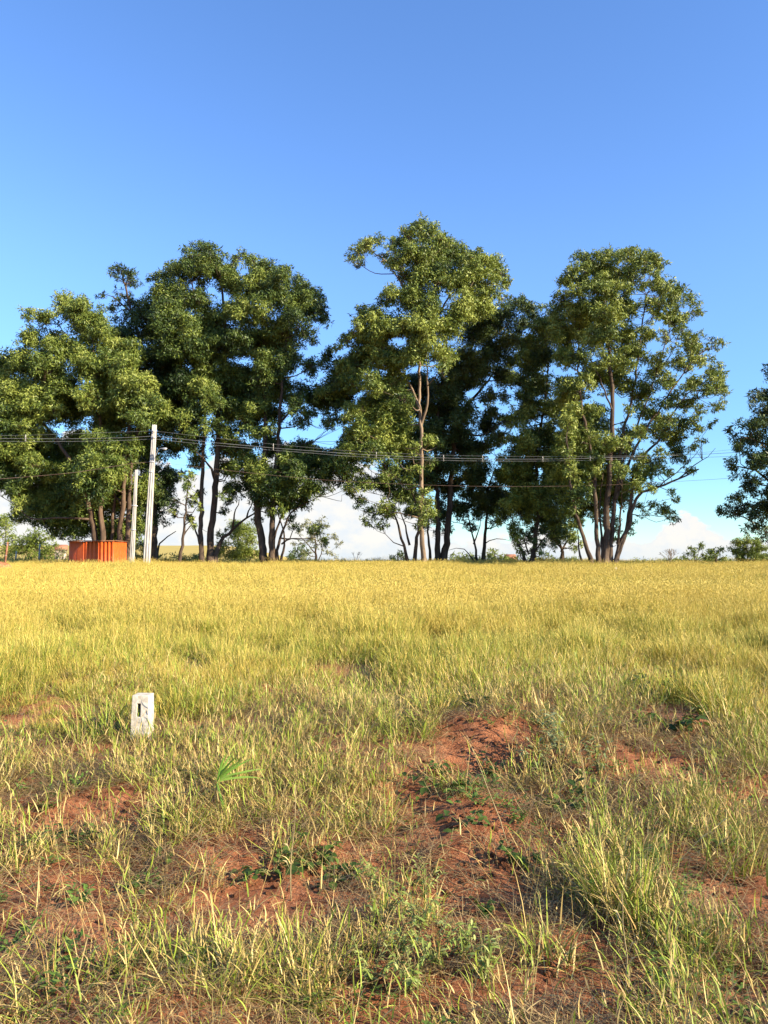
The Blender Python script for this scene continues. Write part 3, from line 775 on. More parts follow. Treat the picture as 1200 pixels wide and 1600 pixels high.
T_M = [(1186, 614, 12), (1175, 634, 12), (1196, 642, 16), (1144, 677, 12), (1150, 699, 6), (1180, 662, 18), (1170, 690, 15), (1145, 724, 12), (1166, 745, 10), (1190, 720, 18), (1180, 760, 16), (1150, 775, 12),
       (1135, 795, 10), (1124, 800, 6), (1160, 790, 15), (1190, 796, 18), (1178, 822, 10), (1196, 830, 12), (1230, 620, 28), (1245, 680, 30), (1240, 740, 30), (1235, 800, 28), (1285, 650, 30), (1290, 720, 30),
       (1285, 790, 25), (1220, 580, 20), (1262, 598, 25), (1310, 700, 26), (1320, 640, 22), (1225, 640, 22, -1), (1225, 700, 24, -2), (1222, 770, 24, -2)]
make_tree('eucalyptus_tree', 'shadowy eucalyptus cut off by the right edge, drooping over a round shrub', 'tree', GT, 50, 1235,
          [(16, [(1238, 890), (1236, 820), (1232, 740), (1235, 660), (1240, 600)]), (7, [(1234, 800), (1210, 760), (1180, 735), (1150, 728)]), (5, [(1234, 740), (1205, 700), (1170, 685), (1148, 680)]),
           (5, [(1234, 840), (1210, 830), (1175, 815), (1140, 798)]), (5, [(1235, 680), (1210, 650), (1188, 625)])],
          T_M, 23, swell=1.02, mat=mat_leaf_b, back=0.95, depth=3.0, tone0=0.35)  # dark leaf colours and low tone stand in for shade on this crown

# ---- distant and low vegetation, each a thing
def blob_tree(name, label, cat, Yd, base, parts, seed, mat, stems=None, leaf=0.22, group=None, dens=0.8, back=0.4, tone0=0.5, bark=mat_bark, depth=1.5, puff=0.45):
    st = stems or [(3, [(base, 882), (base + 1, parts[0][1])])]
    return make_tree(name, label, cat, group, Yd, base, st, parts, seed, mat=mat, leaf=(leaf, leaf * 0.4), dens=dens, back=back,
                     depth=depth, tone0=tone0, bark=bark, puff=puff)


blob_tree('distant_tree', 'pale olive tree at the far left edge behind the fence posts', 'tree', 88, 8,
          [(4, 815, 12), (14, 822, 9), (0, 838, 14), (18, 845, 12), (8, 862, 12), (-14, 830, 14), (-12, 855, 12)], 31, mat_leaf_y, dens=0.5, leaf=0.3)
blob_tree('distant_tree', 'low round tree between the far left tree and the orange enclosure', 'tree', 84, 62,
          [(62, 836, 13), (50, 842, 10), (76, 840, 11), (82, 855, 10), (58, 858, 13), (40, 862, 12), (70, 868, 10), (36, 845, 9), (28, 862, 8)], 32, mat_leaf_y, dens=0.5, leaf=0.3, tone0=0.35,
          stems=[(3, [(63, 882), (62, 845)]), (3, [(24, 882), (26, 850)])])
blob_tree('scrub_bush', 'thin brownish bush against the left side of the orange enclosure', 'bush', 80, 97,
          [(98, 862, 8), (90, 868, 7), (104, 870, 6)], 33, mat_leaf_g, dens=0.4, leaf=0.25)
blob_tree('yellow_green_bush', 'fresh yellow-green bush seen behind the bowed low limb', 'bush', 78, 372,
          [(372, 822, 11), (386, 832, 12), (362, 836, 12), (350, 850, 10), (378, 850, 14), (395, 850, 11), (362, 864, 12), (388, 866, 12), (342, 866, 8), (404, 868, 8)], 34, mat_leaf_y, dens=0.7, leaf=0.22, tone0=0.55)
blob_tree('pale_open_tree', 'pale open-crowned tree standing alone in the central gap in front of the clouds', 'tree', 92, 492,
          [(488, 815, 7), (500, 812, 7), (476, 823, 7), (510, 824, 6), (466, 832, 6), (494, 830, 8), (520, 838, 6), (482, 842, 8), (505, 846, 8), (462, 850, 5), (530, 850, 5), (494, 858, 9), (514, 862, 7), (478, 864, 8), (523, 868, 5)],
          35, mat_leaf_g, dens=0.38, leaf=0.3, back=0.2, stems=[(4, [(494, 882), (493, 850), (490, 825)]), (2, [(494, 868), (508, 850), (520, 838)]), (2, [(493, 865), (478, 848), (466, 834)])])
blob_tree('far_round_tree', 'dark round tree far off just left of the pale open-crowned tree', 'tree', 180, 470, [(470, 858, 7), (463, 865, 5), (478, 865, 6), (470, 870, 7)], 36, mat_leaf_b, leaf=0.7, dens=0.12, puff=0.9)
blob_tree('far_round_tree', 'tiny dark tree far off, leftmost on the skyline of the central gap', 'tree', 190, 455, [(455, 866, 4), (452, 871, 4), (458, 871, 4)], 37, mat_leaf_b, leaf=0.7, dens=0.12, puff=0.7)
blob_tree('low_shrub', 'low dark shrub at the foot of the small forked eucalyptus', 'bush', 72, 620, [(622, 868, 6), (614, 873, 5), (630, 872, 6)], 38, mat_leaf_b, leaf=0.25, dens=0.5)
blob_tree('low_shrub', 'light green low shrub between the leaning bare trunk and the bushy forked tree', 'bush', 72, 772, [(772, 862, 8), (763, 868, 7), (782, 869, 7), (790, 873, 5)], 39, mat_leaf_y, leaf=0.25, dens=0.5)
blob_tree('low_shrub', 'green low shrub behind the two thick dark trunks', 'bush', 70, 722, [(715, 869, 7), (727, 870, 7), (736, 872, 6), (705, 872, 6)], 40, mat_leaf_y, leaf=0.25, dens=0.5, tone0=0.3)
blob_tree('low_shrub', 'low shrub between the bushy forked tree and the stubby-trunked tree', 'bush', 72, 856, [(852, 868, 6), (862, 871, 5), (806, 872, 5)], 41, mat_leaf_y, leaf=0.25, dens=0.5, tone0=0.3)
blob_tree('round_shrub', 'dense bright green round shrub on the skyline beneath the right-edge tree', 'bush', 62, 1166,
          [(1152, 848, 8), (1166, 845, 9), (1180, 850, 8), (1190, 858, 7), (1150, 860, 8), (1164, 862, 9), (1178, 864, 9), (1158, 872, 7), (1174, 874, 7), (1192, 870, 5)], 42, mat_leaf_y, leaf=0.16, dens=1.0, tone0=0.45, back=0.95)
blob_tree('low_shrub', 'small shrub at the extreme right edge beside the round shrub', 'bush', 62, 1198, [(1198, 868, 6), (1205, 866, 7), (1194, 874, 5)], 43, mat_leaf_y, leaf=0.2, dens=0.6, tone0=0.3)
blob_tree('spiky_shrub', 'wispy open shrub on the skyline midway between bare shrub and round shrub', 'bush', 62, 1084,
          [(1075, 866, 4), (1084, 862, 4), (1094, 858, 3.5), (1088, 868, 4), (1078, 856, 2.5), (1098, 868, 4), (1070, 872, 4), (1104, 872, 4), (1096, 852, 2)], 44, mat_leaf_y, leaf=0.2, dens=0.5, back=0, tone0=0.2, depth=0.6)
blob_tree('low_shrub', 'yellowish low shrub just left of the round shrub', 'bush', 62, 1118, [(1114, 864, 4.5), (1122, 862, 4.5), (1118, 870, 5), (1128, 858, 2.5), (1108, 872, 4), (1129, 872, 4)], 45, mat_leaf_y, leaf=0.2, dens=0.6, back=0.2, depth=0.6)


def bare_shrub(name, label, base, Yd, h_px, seed, spread=1.0, n=5, mat=mat_bark, cat='shrub', levels=3, r0=0.035):
    rg = random.Random(seed)
    b = W(base, 876, Yd); z = float(height(b[0], Yd))
    top = W(base, 876 - h_px, Yd)[2]
    H = top - z
    o = empty(name, (b[0], Yd, z), label, cat)

    mb_tw = MB()

    def grow(p, d, ln, r, lv):
        q = p + d * ln
        m = (p + q) / 2 + np.array([rg.gauss(0, .05), rg.gauss(0, .05), 0]) * ln
        mb_tw.tube([p, m, q], [r, r * 0.8, r * 0.6], 4)
        if lv:
            for _ in range(3):
                nd = d + np.array([rg.gauss(0, .45), rg.gauss(0, .45), rg.gauss(0.12, .2)]) * spread
                nd /= np.linalg.norm(nd)
                grow(q, nd, ln * 0.66, r * 0.6, lv - 1)
    for i in range(n):
        d = np.array([rg.gauss(0, .3) * spread, rg.gauss(0, .3) * spread, 1.0]); d /= np.linalg.norm(d)
        grow(np.array([0, 0, -0.05]), d, H * 0.42, r0, levels)
    mb_tw.build('twigs', mat, o, kind='stuff')
    return o


bare_shrub('bare_shrub', 'leafless twiggy shrub on the skyline right of the many-trunked tree', 1047, 61, 21, 5, 1.0, 4, mat=basic('twig_grey', (0.16, 0.12, 0.09), (0.26, 0.2, 0.15), 4))
bare_shrub('dry_weed', 'thin dry weed standing on the skyline in the middle of the central gap', 556, 61, 20, 6, 0.5, 3, levels=2, r0=0.015)
bare_shrub('dry_weed', 'dry brown weed standing on the skyline just left of the small forked tree', 590, 61, 10, 8, 0.8, 3, levels=2, r0=0.015)

# low dark scrub along the crest: nobody could count it
rg = np.random.default_rng(99)
pc = []; prr = []; ptn = []
for (xa, xb, n, hh, yy) in [(985, 1215, 110, 0.45, 66), (415, 660, 90, 0.35, 68), (205, 330, 80, 0.85, 66), (700, 900, 90, 0.6, 67), (-60, 110, 60, 0.5, 68), (112, 240, 130, 2.0, 65), (330, 430, 30, 0.5, 68)]:
    for k in range(n):
        px_ = rg.uniform(xa, xb); Yk = yy + rg.normal() * 1.2
        p = W(px_, 876, Yk); z = float(height(p[0], Yk))
        pc.append([p[0], Yk, z + rg.random() * hh]); prr.append(0.25 + 0.25 * rg.random()); ptn.append(0.15 + 0.5 * rg.random())
v, tn = leaf_tris(np.array(pc), np.array(prr), np.full(len(pc), 70), rg, 0.2, 0.06, -0.3, np.array(ptn))
o = obj('scrub', mesh_np('scrub', v, faces_tri=np.arange(len(v)).reshape(-1, 3), attrs={'tone': tn}, mat=mat_leaf_y), kind='stuff')
tag(o, 'low rough scrub along the far edge of the field under the trees', 'scrub')

# ------------------------------------------------------------------ grass
def blade_mesh(name, specs, mat):
    """specs: list of (root xyz, heading, length, width, lean, curve, dry, seedhead)"""
    V = []; Q_ = []; T = []; AL = []; PK = []; DR = []
    n = 0
    for (root, az_, ln, w, lean, curve, pick, dry, seed) in specs:
        d = np.array([math.cos(az_), math.sin(az_), 0.0]); s = np.array([-d[1], d[0], 0.0])
        tw = random.uniform(-0.9, 0.9); s = s * math.cos(tw) + d * math.sin(tw)
        segs = 4
        p = np.array(root, float)
        ang = lean
        rows = [p.copy()]
        for k in range(segs):
            ang += curve / segs
            p = p + (d * math.sin(ang) + np.array([0, 0, 1]) * math.cos(ang)) * ln / segs
            rows.append(p.copy())
        ws = [0.75, 1.0, 0.85, 0.5] if not seed else [0.5, 0.45, 0.4, 0.4]
        for k in range(segs):
            V += [rows[k] - s * w * ws[k] / 2, rows[k] + s * w * ws[k] / 2]
            AL += [k / segs] * 2
        V.append(rows[-1]); AL.append(1.0)
        for k in range(segs - 1):
            Q_.append([n + 2 * k, n + 2 * k + 1, n + 2 * k + 3, n + 2 * k + 2])
        T.append([n + 2 * segs - 2, n + 2 * segs - 1, n + 2 * segs])
        m = 2 * segs + 1
        PK += [pick] * m; DR += [dry] * m
        n += m
        if seed:   # seed head: a few short spikelets
            tip = rows[-1]; dv = rows[-1] - rows[-2]; dv /= np.linalg.norm(dv)
            for q in range(seed):
                b = tip - dv * ln * 0.05 * q
                e = b + dv * ln * 0.06 + np.array([random.gauss(0, 1), random.gauss(0, 1), random.gauss(0, .6)]) * ln * 0.02
                ss = np.cross(dv, [random.gauss(0, 1), random.gauss(0, 1), random.gauss(0, 1)]); ss /= np.linalg.norm(ss) + 1e-6
                V += [b, (b + e) / 2 + ss * w * 0.42, e, (b + e) / 2 - ss * w * 0.42]
                Q_.append([n, n + 1, n + 2, n + 3]); n += 4
                AL += [1.0] * 4; PK += [pick] * 4; DR += [dry] * 4
    me = mesh_np(name, np.array(V), faces_tri=T, quads=Q_, attrs={'along': AL, 'pick': PK, 'dry': DR}, mat=mat)
    return me


def tuft_specs(n, rad, h0, h1, w0, w1, lean, curve, drytop=0.0, seeds=0, rnd=random, outward=0.8):
    S = []
    for i in range(n):
        a = rnd.uniform(0, 2 * math.pi); r = rad * math.sqrt(rnd.random())
        root = (r * math.cos(a), r * math.sin(a), -0.015)
        az_ = a + rnd.gauss(0, 1.0) if rnd.random() < outward else rnd.uniform(0, 6.283)
        is_seed = i < seeds
        h = rnd.uniform(h0, h1) * (1.2 if is_seed else 1.0)
        S.append((root, az_, h, (rnd.uniform(w0, w1)), abs(rnd.gauss(0, lean)) * (0.5 if is_seed else 1), (rnd.uniform(0.1, curve) if rnd.random() < 0.7 else rnd.uniform(curve, curve * 1.5)) * (0.4 if is_seed else 1),
                  rnd.random(), 1.0 if (is_seed or rnd.random() < drytop) else 0.0, rnd.randint(3, 6) if is_seed else 0))
    return S


def mat_specs(n, rad, l0, l1, w0, w1, dry=1.0, up=0.06):
    """flattened litter: blades lying on the ground"""
    S = []
    for i in range(n):
        a = random.uniform(0, 6.283); r = rad * math.sqrt(random.random())
        S.append(((r * math.cos(a), r * math.sin(a), random.uniform(0.0, up)), random.uniform(0, 6.283), random.uniform(l0, l1), random.uniform(w0, w1),
                  random.uniform(1.1, 1.5), random.uniform(-0.5, 0.9), random.random(), 1.0 if random.random() < dry else 0.0, 0))
    return S


def make_set(setname, meshes):
    c = bpy.data.collections.new(setname)
    for i, me in enumerate(meshes):
        o = bpy.data.objects.new(setname + '_sample_%02d' % i, me)
        c.objects.link(o)
    return c


def scatter(name, coll, P, rot, scl, idx, tint, label, cat):
    """instances the meshes of a collection on points with geometry nodes"""
    me = bpy.data.meshes.new(name)
    me.vertices.add(len(P)); me.vertices.foreach_set('co', np.asarray(P, np.float32).ravel())
    for nme, typ, arr, key in (('rot', 'FLOAT_VECTOR', rot, 'vector'), ('scl', 'FLOAT_VECTOR', scl, 'vector'), ('idx', 'INT', idx, 'value'), ('tint', 'FLOAT', tint, 'value')):
        a = me.attributes.new(nme, typ, 'POINT')
        a.data.foreach_set(key, np.asarray(arr, np.int32 if typ == 'INT' else np.float32).ravel())
    me.update()
    o = obj(name, me, kind='stuff')
    tag(o, label, cat)
    ng = bpy.data.node_groups.new(name + '_nodes', 'GeometryNodeTree')
    ng.interface.new_socket('Geometry', in_out='INPUT', socket_type='NodeSocketGeometry')
    ng.interface.new_socket('Geometry', in_out='OUTPUT', socket_type='NodeSocketGeometry')
    gi = ng.nodes.new('NodeGroupInput'); go = ng.nodes.new('NodeGroupOutput')
    ci = ng.nodes.new('GeometryNodeCollectionInfo')
    ci.inputs['Collection'].default_value = coll
    ci.inputs['Separate Children'].default_value = True
    ci.inputs['Reset Children'].default_value = True
    ip = ng.nodes.new('GeometryNodeInstanceOnPoints')
    ip.inputs['Pick Instance'].default_value = True

    def attr(nm, dt):
        n = ng.nodes.new('GeometryNodeInputNamedAttribute'); n.data_type = dt
        n.inputs['Name'].default_value = nm
        return n.outputs['Attribute']
    ng.links.new(gi.outputs[0], ip.inputs['Points'])
    ng.links.new(ci.outputs[0], ip.inputs['Instance'])
    ng.links.new(attr('idx', 'INT'), ip.inputs['Instance Index'])
    ng.links.new(attr('rot', 'FLOAT_VECTOR'), ip.inputs['Rotation'])
    ng.links.new(attr('scl', 'FLOAT_VECTOR'), ip.inputs['Scale'])
    ng.links.new(ip.outputs[0], go.inputs[0])
    md = o.modifiers.new('scatter', 'NODES'); md.node_group = ng
    return o


# front edge of the tall grass in photograph pixels (its foot)
EX = np.array([-400, 0, 110, 200, 250, 330, 420, 480, 520, 600, 640, 700, 740, 800, 900, 1000, 1060, 1130, 1200, 1600], float)
EY = np.array([1150, 1150, 1160, 1110, 1125, 1120, 1095, 1062, 1055, 1062, 1085, 1100, 1075, 1066, 1062, 1066, 1075, 1105, 1125, 1130], float)
# bare soil: px, py, rx, ry, weight
BARE = [(780, 1160, 80, 34, 1.0), (735, 1210, 50, 20, 0.6), (745, 1300, 80, 40, 1.0), (735, 1395, 95, 50, 1.0), (60, 1425, 150, 52, 0.9), (180, 1265, 80, 26, 0.75), (330, 1335, 60, 22, 0.8),
        (1080, 1115, 80, 26, 0.7), (1000, 1195, 110, 30, 0.7), (420, 1405, 140, 26, 0.8), (900, 1535, 110, 44, 0.85), (700, 1570, 90, 36, 0.7), (110, 1500, 90, 30, 0.6), (1120, 1560, 80, 30, 0.6), (480, 1440, 90, 26, 0.6), (1150, 1395, 80, 35, 0.6), (40, 1290, 80, 30, 0.7), (1170, 1260, 50, 22, 0.6), (560, 1200, 30, 20, 0.5), (330, 1440, 70, 24, 0.6), (210, 1480, 70, 24, 0.6),
        (650, 1250, 40, 45, 0.7), (130, 1530, 60, 30, 0.5), (560, 1440, 50, 20, 0.3), (100, 1180, 110, 16, 0.45), (310, 1150, 50, 14, 0.4), (860, 1320, 60, 40, 0.5), (900, 1440, 40, 60, 0.4)]


def bare_mask(px, py):
    b = np.zeros_like(px)
    for x, y, rx, ry, w in BARE:
        b = np.maximum(b, w * np.exp(-(((px - x) / (rx * 1.25)) ** 2 + ((py - y) / (ry * 1.3)) ** 2) ** 1.5))
    return np.clip(b * 1.42, 0, 1)


def edge(px):
    return np.interp(px, EX, EY)


def near_tilt(n):
    return np.stack([rng.normal(size=n) * 0.10, rng.normal(size=n) * 0.10, rng.random(n) * 6.283], -1)


# --- far sward patches, 1 m across
far_meshes = []
for k in range(6):
    S = []
    for i in range(400):
        x, y = random.uniform(-0.62, 0.62), random.uniform(-0.62, 0.62)
        sd = random.random() < 0.38
        h = random.uniform(0.22, 0.44) * (1.25 if sd else 1)
        S.append(((x, y, -0.05), random.uniform(0, 6.283), h, random.uniform(0.012, 0.024), abs(random.gauss(0, 0.22)), random.uniform(0.1, 0.8), random.random(), 1.0 if (sd or random.random() < 0.2) else 0.0, random.randint(2, 4) if sd else 0))
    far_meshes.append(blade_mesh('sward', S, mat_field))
c_far = make_set('sward', far_meshes)
gx, gy = np.meshgrid(np.arange(-46, 46, 0.74), np.arange(17.5, 72, 0.74))
gx = gx.ravel() + rng.uniform(-0.3, 0.3, gx.size); gy = gy.ravel() + rng.uniform(-0.3, 0.3, gy.size)
keep = (np.abs(gx) < gy * 0.62 + 3)
gx, gy = gx[keep], gy[keep]
gz = height(gx, gy, False)
n = len(gx)
sc_ = 0.78 + 0.34 * rng.random(n) + 0.55 * fbm(gx / 3.5, gy / 3.5, 77, 3) + 0.5 * (rng.random(n) < 0.05)
tint = np.clip(0.36 + 0.7 * fbm(gx / 3, gy / 6, 60, 3) + 0.7 * (rng.random(n) - 0.5) * (rng.random(n) < 0.5) + 0.14 * sm(gy, 18, 35), 0.05, 0.95)
scatter('field_grass', c_far, np.stack([gx, gy, gz], -1), np.stack([np.zeros(n), np.zeros(n), rng.random(n) * 6.283], -1), np.stack([np.ones(n), np.ones(n), sc_], -1),
        rng.integers(0, 6, n), tint, 'tall golden seeding grass filling the far field up to the trees', 'grass')

# --- mid tufts of tall grass
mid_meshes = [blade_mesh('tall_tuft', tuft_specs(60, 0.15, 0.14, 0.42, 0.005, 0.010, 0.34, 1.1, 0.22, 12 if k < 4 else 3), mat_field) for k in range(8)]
c_mid = make_set('tall_tuft', mid_meshes)
NC = 11500
y_ = np.sqrt(rng.uniform(4.4 ** 2, 19.5 ** 2, NC * 2)); x_ = rng.uniform(-1, 1, NC * 2) * (y_ * 0.56 + 1.0)
z_ = height(x_, y_, False)
px, py = project(x_, y_, z_)
e = edge(px)
clump = fbm(x_ / 0.9, y_ / 0.9, 81, 3)
GAPS = [(545, 1052, 62, 15), (820, 1064, 38, 11), (960, 1062, 38, 10), (685, 1014, 38, 10), (300, 1048, 26, 9), (100, 1000, 30, 8), (1062, 1074, 38, 10), (872, 1002, 24, 8), (900, 960, 34, 5), (480, 985, 26, 6), (1130, 1010, 28, 7), (425, 1030, 26, 7)]


def gap_mask(px, py):
    g_ = np.zeros_like(px)
    for ax, ay, arx, ary in GAPS:
        g_ = np.maximum(g_, np.exp(-(((px - ax) / arx) ** 2 + ((py - ay) / ary) ** 2)))
    return g_


ok = (rng.random(len(x_)) > 0.96 * gap_mask(px, py) ** 0.5) & (py < e + 10 + np.where(px < 420, 25, 60) * clump) & (rng.random(len(x_)) < 0.96 - 0.70 * (clump < -0.26) * (y_ < 17) * (px > 420)) & (rng.random(len(x_)) < 0.75 + 0.25 * sm(y_, 5, 8))
x_, y_, z_, py, e, clump, px = [a[ok] for a in (x_, y_, z_, py, e, clump, px)]
z_ = height(x_, y_)
n = len(x_)
near_edge = sm(y_, 6, 15)
gap = gap_mask(px, py)
sc_ = (0.46 + 0.50 * near_edge + 0.28 * rng.random(n) + 0.75 * clump * (1 - 0.4 * near_edge)) * (1 - 0.75 * gap)
tint = np.clip(0.10 + 0.36 * sm(y_, 6.5, 17) + 0.75 * fbm(x_ / 2, y_ / 2, 61, 3) + 0.2 * sm(px, 700, 1150), 0.02, 0.95)
print('mid tufts', n)
scatter('tall_grass', c_mid, np.stack([x_, y_, z_], -1), near_tilt(n), np.stack([sc_ * 1.05, sc_ * 1.05, sc_], -1), np.where(rng.random(n) < sm(y_, 9, 17) * 0.8, rng.integers(0, 4, n), rng.integers(4, 8, n)), tint,
        'knee-high green and golden grass along the near side of the field', 'grass')

# --- near ground: green tufts, dry tufts, flattened straw, stalks
green_m = [blade_mesh('green_tuft', tuft_specs(random.randint(22, 40), 0.06, 0.06, 0.23, 0.0025, 0.0068, 0.62, 2.2, 0.25, 0), mat_near) for k in range(8)]
dry_m = [blade_mesh('dry_tuft', tuft_specs(random.randint(26, 44), 0.07, 0.06, 0.22, 0.002, 0.0048, 0.85, 2.5, 0.85, 2), mat_thatch_shade if k % 2 else mat_near) for k in range(6)]
mat_m = [blade_mesh('straw_mat', mat_specs(52, 0.13, 0.05, 0.20, 0.002, 0.0042, 0.93), mat_thatch_shade) for k in range(7)]
stalk_m = [blade_mesh('stalk', tuft_specs(5, 0.04, 0.26, 0.52, 0.0022, 0.004, 0.25, 0.6, 0.8, 3), mat_near) for k in range(6)]
c_near = make_set('near_a', green_m)
c_dry = make_set('near_b', dry_m)
c_mat = make_set('near_c', mat_m)
c_stalk = make_set('near_d', stalk_m)


def runner_specs(n):
    S = []
    for i in range(n):
        a = random.uniform(0, 6.283); L_ = random.uniform(0.12, 0.34); ang = random.uniform(0.5, 1.3)
        p = np.array([random.gauss(0, .04), random.gauss(0, .04), 0.0]); pick = random.random(); cv = random.uniform(-0.9, 0.4)
        seg = 7
        dry = 1.0 if random.random() < 0.3 else 0.0
        S.append((tuple(p), a, L_, 0.003, ang, cv, pick, 1.0 if random.random() < .6 else 0.0, 0))
        for k in range(seg):
            an = ang + cv * (k + 1) / seg
            d = np.array([math.cos(a) * math.sin(an), math.sin(a) * math.sin(an), math.cos(an)])
            p = p + d * L_ / seg
            if k > 0:
                S.append((tuple(p), a + (1 if k % 2 else -1) * random.uniform(0.4, 1.2), random.uniform(0.04, 0.11), random.uniform(0.003, 0.0062), an - random.uniform(0.1, 0.9), random.uniform(0.3, 1.4), random.random(), dry if random.random() < .8 else 1 - dry, 0))
    return S


run_m = [blade_mesh('runner', runner_specs(random.randint(5, 9)), mat_near) for k in range(8)]
c_run = make_set('near_e', run_m)
# denser growth in places: px, py, rx, ry, gain
LUSH = [(330, 1200, 110, 60, 0.9), (560, 1260, 80, 50, 0.8), (700, 1080, 130, 30, 0.9), (650, 1130, 60, 30, 0.6), (980, 1380, 110, 70, 0.9), (1150, 1290, 90, 60, 0.8), (280, 1290, 60, 50, 0.7), (480, 1250, 90, 60, 0.7),
        (100, 1200, 120, 30, 0.6), (450, 1520, 160, 80, 0.5), (60, 1530, 120, 60, 0.6), (1100, 1480, 90, 60, 0.6), (830, 1490, 60, 50, 0.5), (880, 1170, 60, 50, 0.5), (1180, 1170, 60, 40, 0.8), (300, 1090, 120, 40, 0.6), (620, 1500, 100, 90, 0.3), (560, 1120, 60, 60, 0.6)]


def lush_mask(px, py):
    b = np.zeros_like(px)
    for x, y, rx, ry, w in LUSH:
        b = np.maximum(b, w * np.exp(-(((px - x) / rx) ** 2 + ((py - y) / ry) ** 2)))
    return b


# centres of the clumps the grass grows in, with bare or littered gaps between
cc_y = np.sqrt(rng.uniform(2.0 ** 2, 9.8 ** 2, 5200)); cc_x = rng.uniform(-1, 1, 5200) * (cc_y * 0.58 + 0.7)
_px, _py = project(cc_x, cc_y, height(cc_x, cc_y, False))
_ok = rng.random(5200) < np.clip((0.5 + 0.6 * lush_mask(_px, _py)) * (1 - 0.95 * bare_mask(_px, _py)), 0, 1)
_sel = []
for q in np.nonzero(_ok)[0]:
    if all((cc_x[q] - cc_x[w]) ** 2 + (cc_y[q] - cc_y[w]) ** 2 > 0.235 ** 2 for w in _sel):
        _sel.append(q)
    if len(_sel) > 900: break
CX, CY = cc_x[_sel], cc_y[_sel]
CR = 0.045 + 0.10 * rng.random(len(CX)) ** 1.6 + 0.045 * lush_mask(_px[_sel], _py[_sel])
CT = rng.random(len(CX))
print('clumps', len(CX))


def closeness(x, y):
    out = np.zeros(len(x)); who = np.zeros(len(x), int)
    for a in range(0, len(x), 4000):
        d2 = (x[a:a + 4000, None] - CX[None]) ** 2 + (y[a:a + 4000, None] - CY[None]) ** 2
        v_ = np.exp(-d2 / (CR[None] ** 2))
        who[a:a + 4000] = np.argmax(v_, 1); out[a:a + 4000] = np.max(v_, 1)
    return out, who


def near_points(nc, dens, y0=2.0, y1=9.5, clumped=0.0):
    y = np.sqrt(rng.uniform(y0 ** 2, y1 ** 2, nc)); x = rng.uniform(-1, 1, nc) * (y * 0.58 + 0.7)
    z = height(x, y)
    px, py = project(x, y, z)
    b = bare_mask(px, py); l = lush_mask(px, py)
    d = dens(x, y, px, py, b, l)
    d = np.where(py < edge(px) - 5, d * 0.25, d)
    d = d * (1 - 0.8 * gap_mask(px, py))
    cl, who = closeness(x, y)
    d = d * (1 - clumped + clumped * 2.1 * cl)
    k = rng.random(nc) < d
    return x[k], y[k], z[k], px[k], py[k], l[k], b[k], cl[k], CT[who[k]]


x_, y_, z_, px, py, l, b, cl, ct = near_points(13500, lambda x, y, px, py, b, l: np.clip((0.42 + 0.5 * l + 0.3 * fbm(x / 0.5, y / 0.5, 90, 3)) * (1 - 0.98 * b), 0, 1), clumped=0.95)
n = len(x_); s = 0.34 + 0.45 * rng.random(n) + 0.25 * l + 0.75 * cl ** 1.5
s *= 0.80 + 0.05 * sm(y_, 3, 5)
tint = np.clip(0.20 - 0.15 * l + 0.4 * fbm(x_ / 0.9, y_ / 0.9, 62, 2) + 0.1 * sm(px, 600, 1200) + 0.5 * (ct - 0.45), 0, 0.95)
print('green', n)
scatter('green_grass_tufts', c_near, np.stack([x_, y_, z_], -1), near_tilt(n) * np.array([1.6, 1.6, 1]), np.stack([s, s, s], -1), rng.integers(0, 8, n), tint, 'short green grass tufts scattered over the worn red foreground', 'grass')
x_, y_, z_, px, py, l, b, cl, ct = near_points(13000, lambda x, y, px, py, b, l: np.clip((0.26 + 0.2 * l + 0.6 * fbm(x / 0.7, y / 0.7, 94, 3)) * (1 - 0.9 * b), 0, 1), clumped=0.85)
n = len(x_); s = 0.55 + 0.75 * rng.random(n)
print('dry', n)
scatter('dry_grass', c_dry, np.stack([x_, y_, z_], -1), near_tilt(n) * np.array([2.2, 2.2, 1]), np.stack([s, s, s], -1), rng.integers(0, 6, n), np.full(n, 0.8), 'curled dry straw-coloured grass among the green tufts', 'grass')
x_, y_, z_, px, py, l, b, cl, ct = near_points(10500, lambda x, y, px, py, b, l: np.clip((0.6 + 1.0 * fbm(x / 0.8, y / 0.8, 97, 3)) * (1 - 0.88 * b), 0, 1))
n = len(x_); s = 0.6 + 0.6 * rng.random(n)
print('mats', n)
scatter('straw_litter', c_mat, np.stack([x_, y_, z_ + 0.004], -1), near_tilt(n), np.stack([s, s, s * 0.8], -1), rng.integers(0, 7, n), np.full(n, 0.9), 'flattened dead straw lying over the red soil', 'straw')
x_, y_, z_, px, py, l, b, cl, ct = near_points(1500, lambda x, y, px, py, b, l: np.clip((0.18 + 0.25 * l + 0.5 * fbm(x / 1.2, y / 1.2, 33, 2) + 0.2 * sm(px, 700, 1000)) * (1 - 0.6 * b), 0, 1))
n = len(x_); s = 0.6 + 0.5 * rng.random(n)
scatter('seed_stalks', c_stalk, np.stack([x_, y_, z_], -1), near_tilt(n) * np.array([2.0, 2.0, 1]), np.stack([s, s, s], -1), rng.integers(0, 6, n), np.full(n, 0.7), 'thin tall grass stalks with seed heads rising over the foreground', 'grass')

x_, y_, z_, px, py, l, b, cl, ct = near_points(11000, lambda x, y, px, py, b, l: np.clip((0.34 + 0.5 * l + 0.6 * fbm(x / 0.6, y / 0.6, 47, 3)) * (1 - 0.8 * b), 0, 1), clumped=0.85)
n = len(x_); s = 0.6 + 0.6 * rng.random(n)
print('runners', n)
scatter('creeping_grass', c_run, np.stack([x_, y_, z_], -1), near_tilt(n) * np.array([1.5, 1.5, 1]), np.stack([s, s, s], -1), rng.integers(0, 8, n), np.clip(0.25 + 0.5 * fbm(x_, y_, 48, 2), 0, 0.9), 'creeping grass with short alternate blades sprawling over the foreground', 'grass')

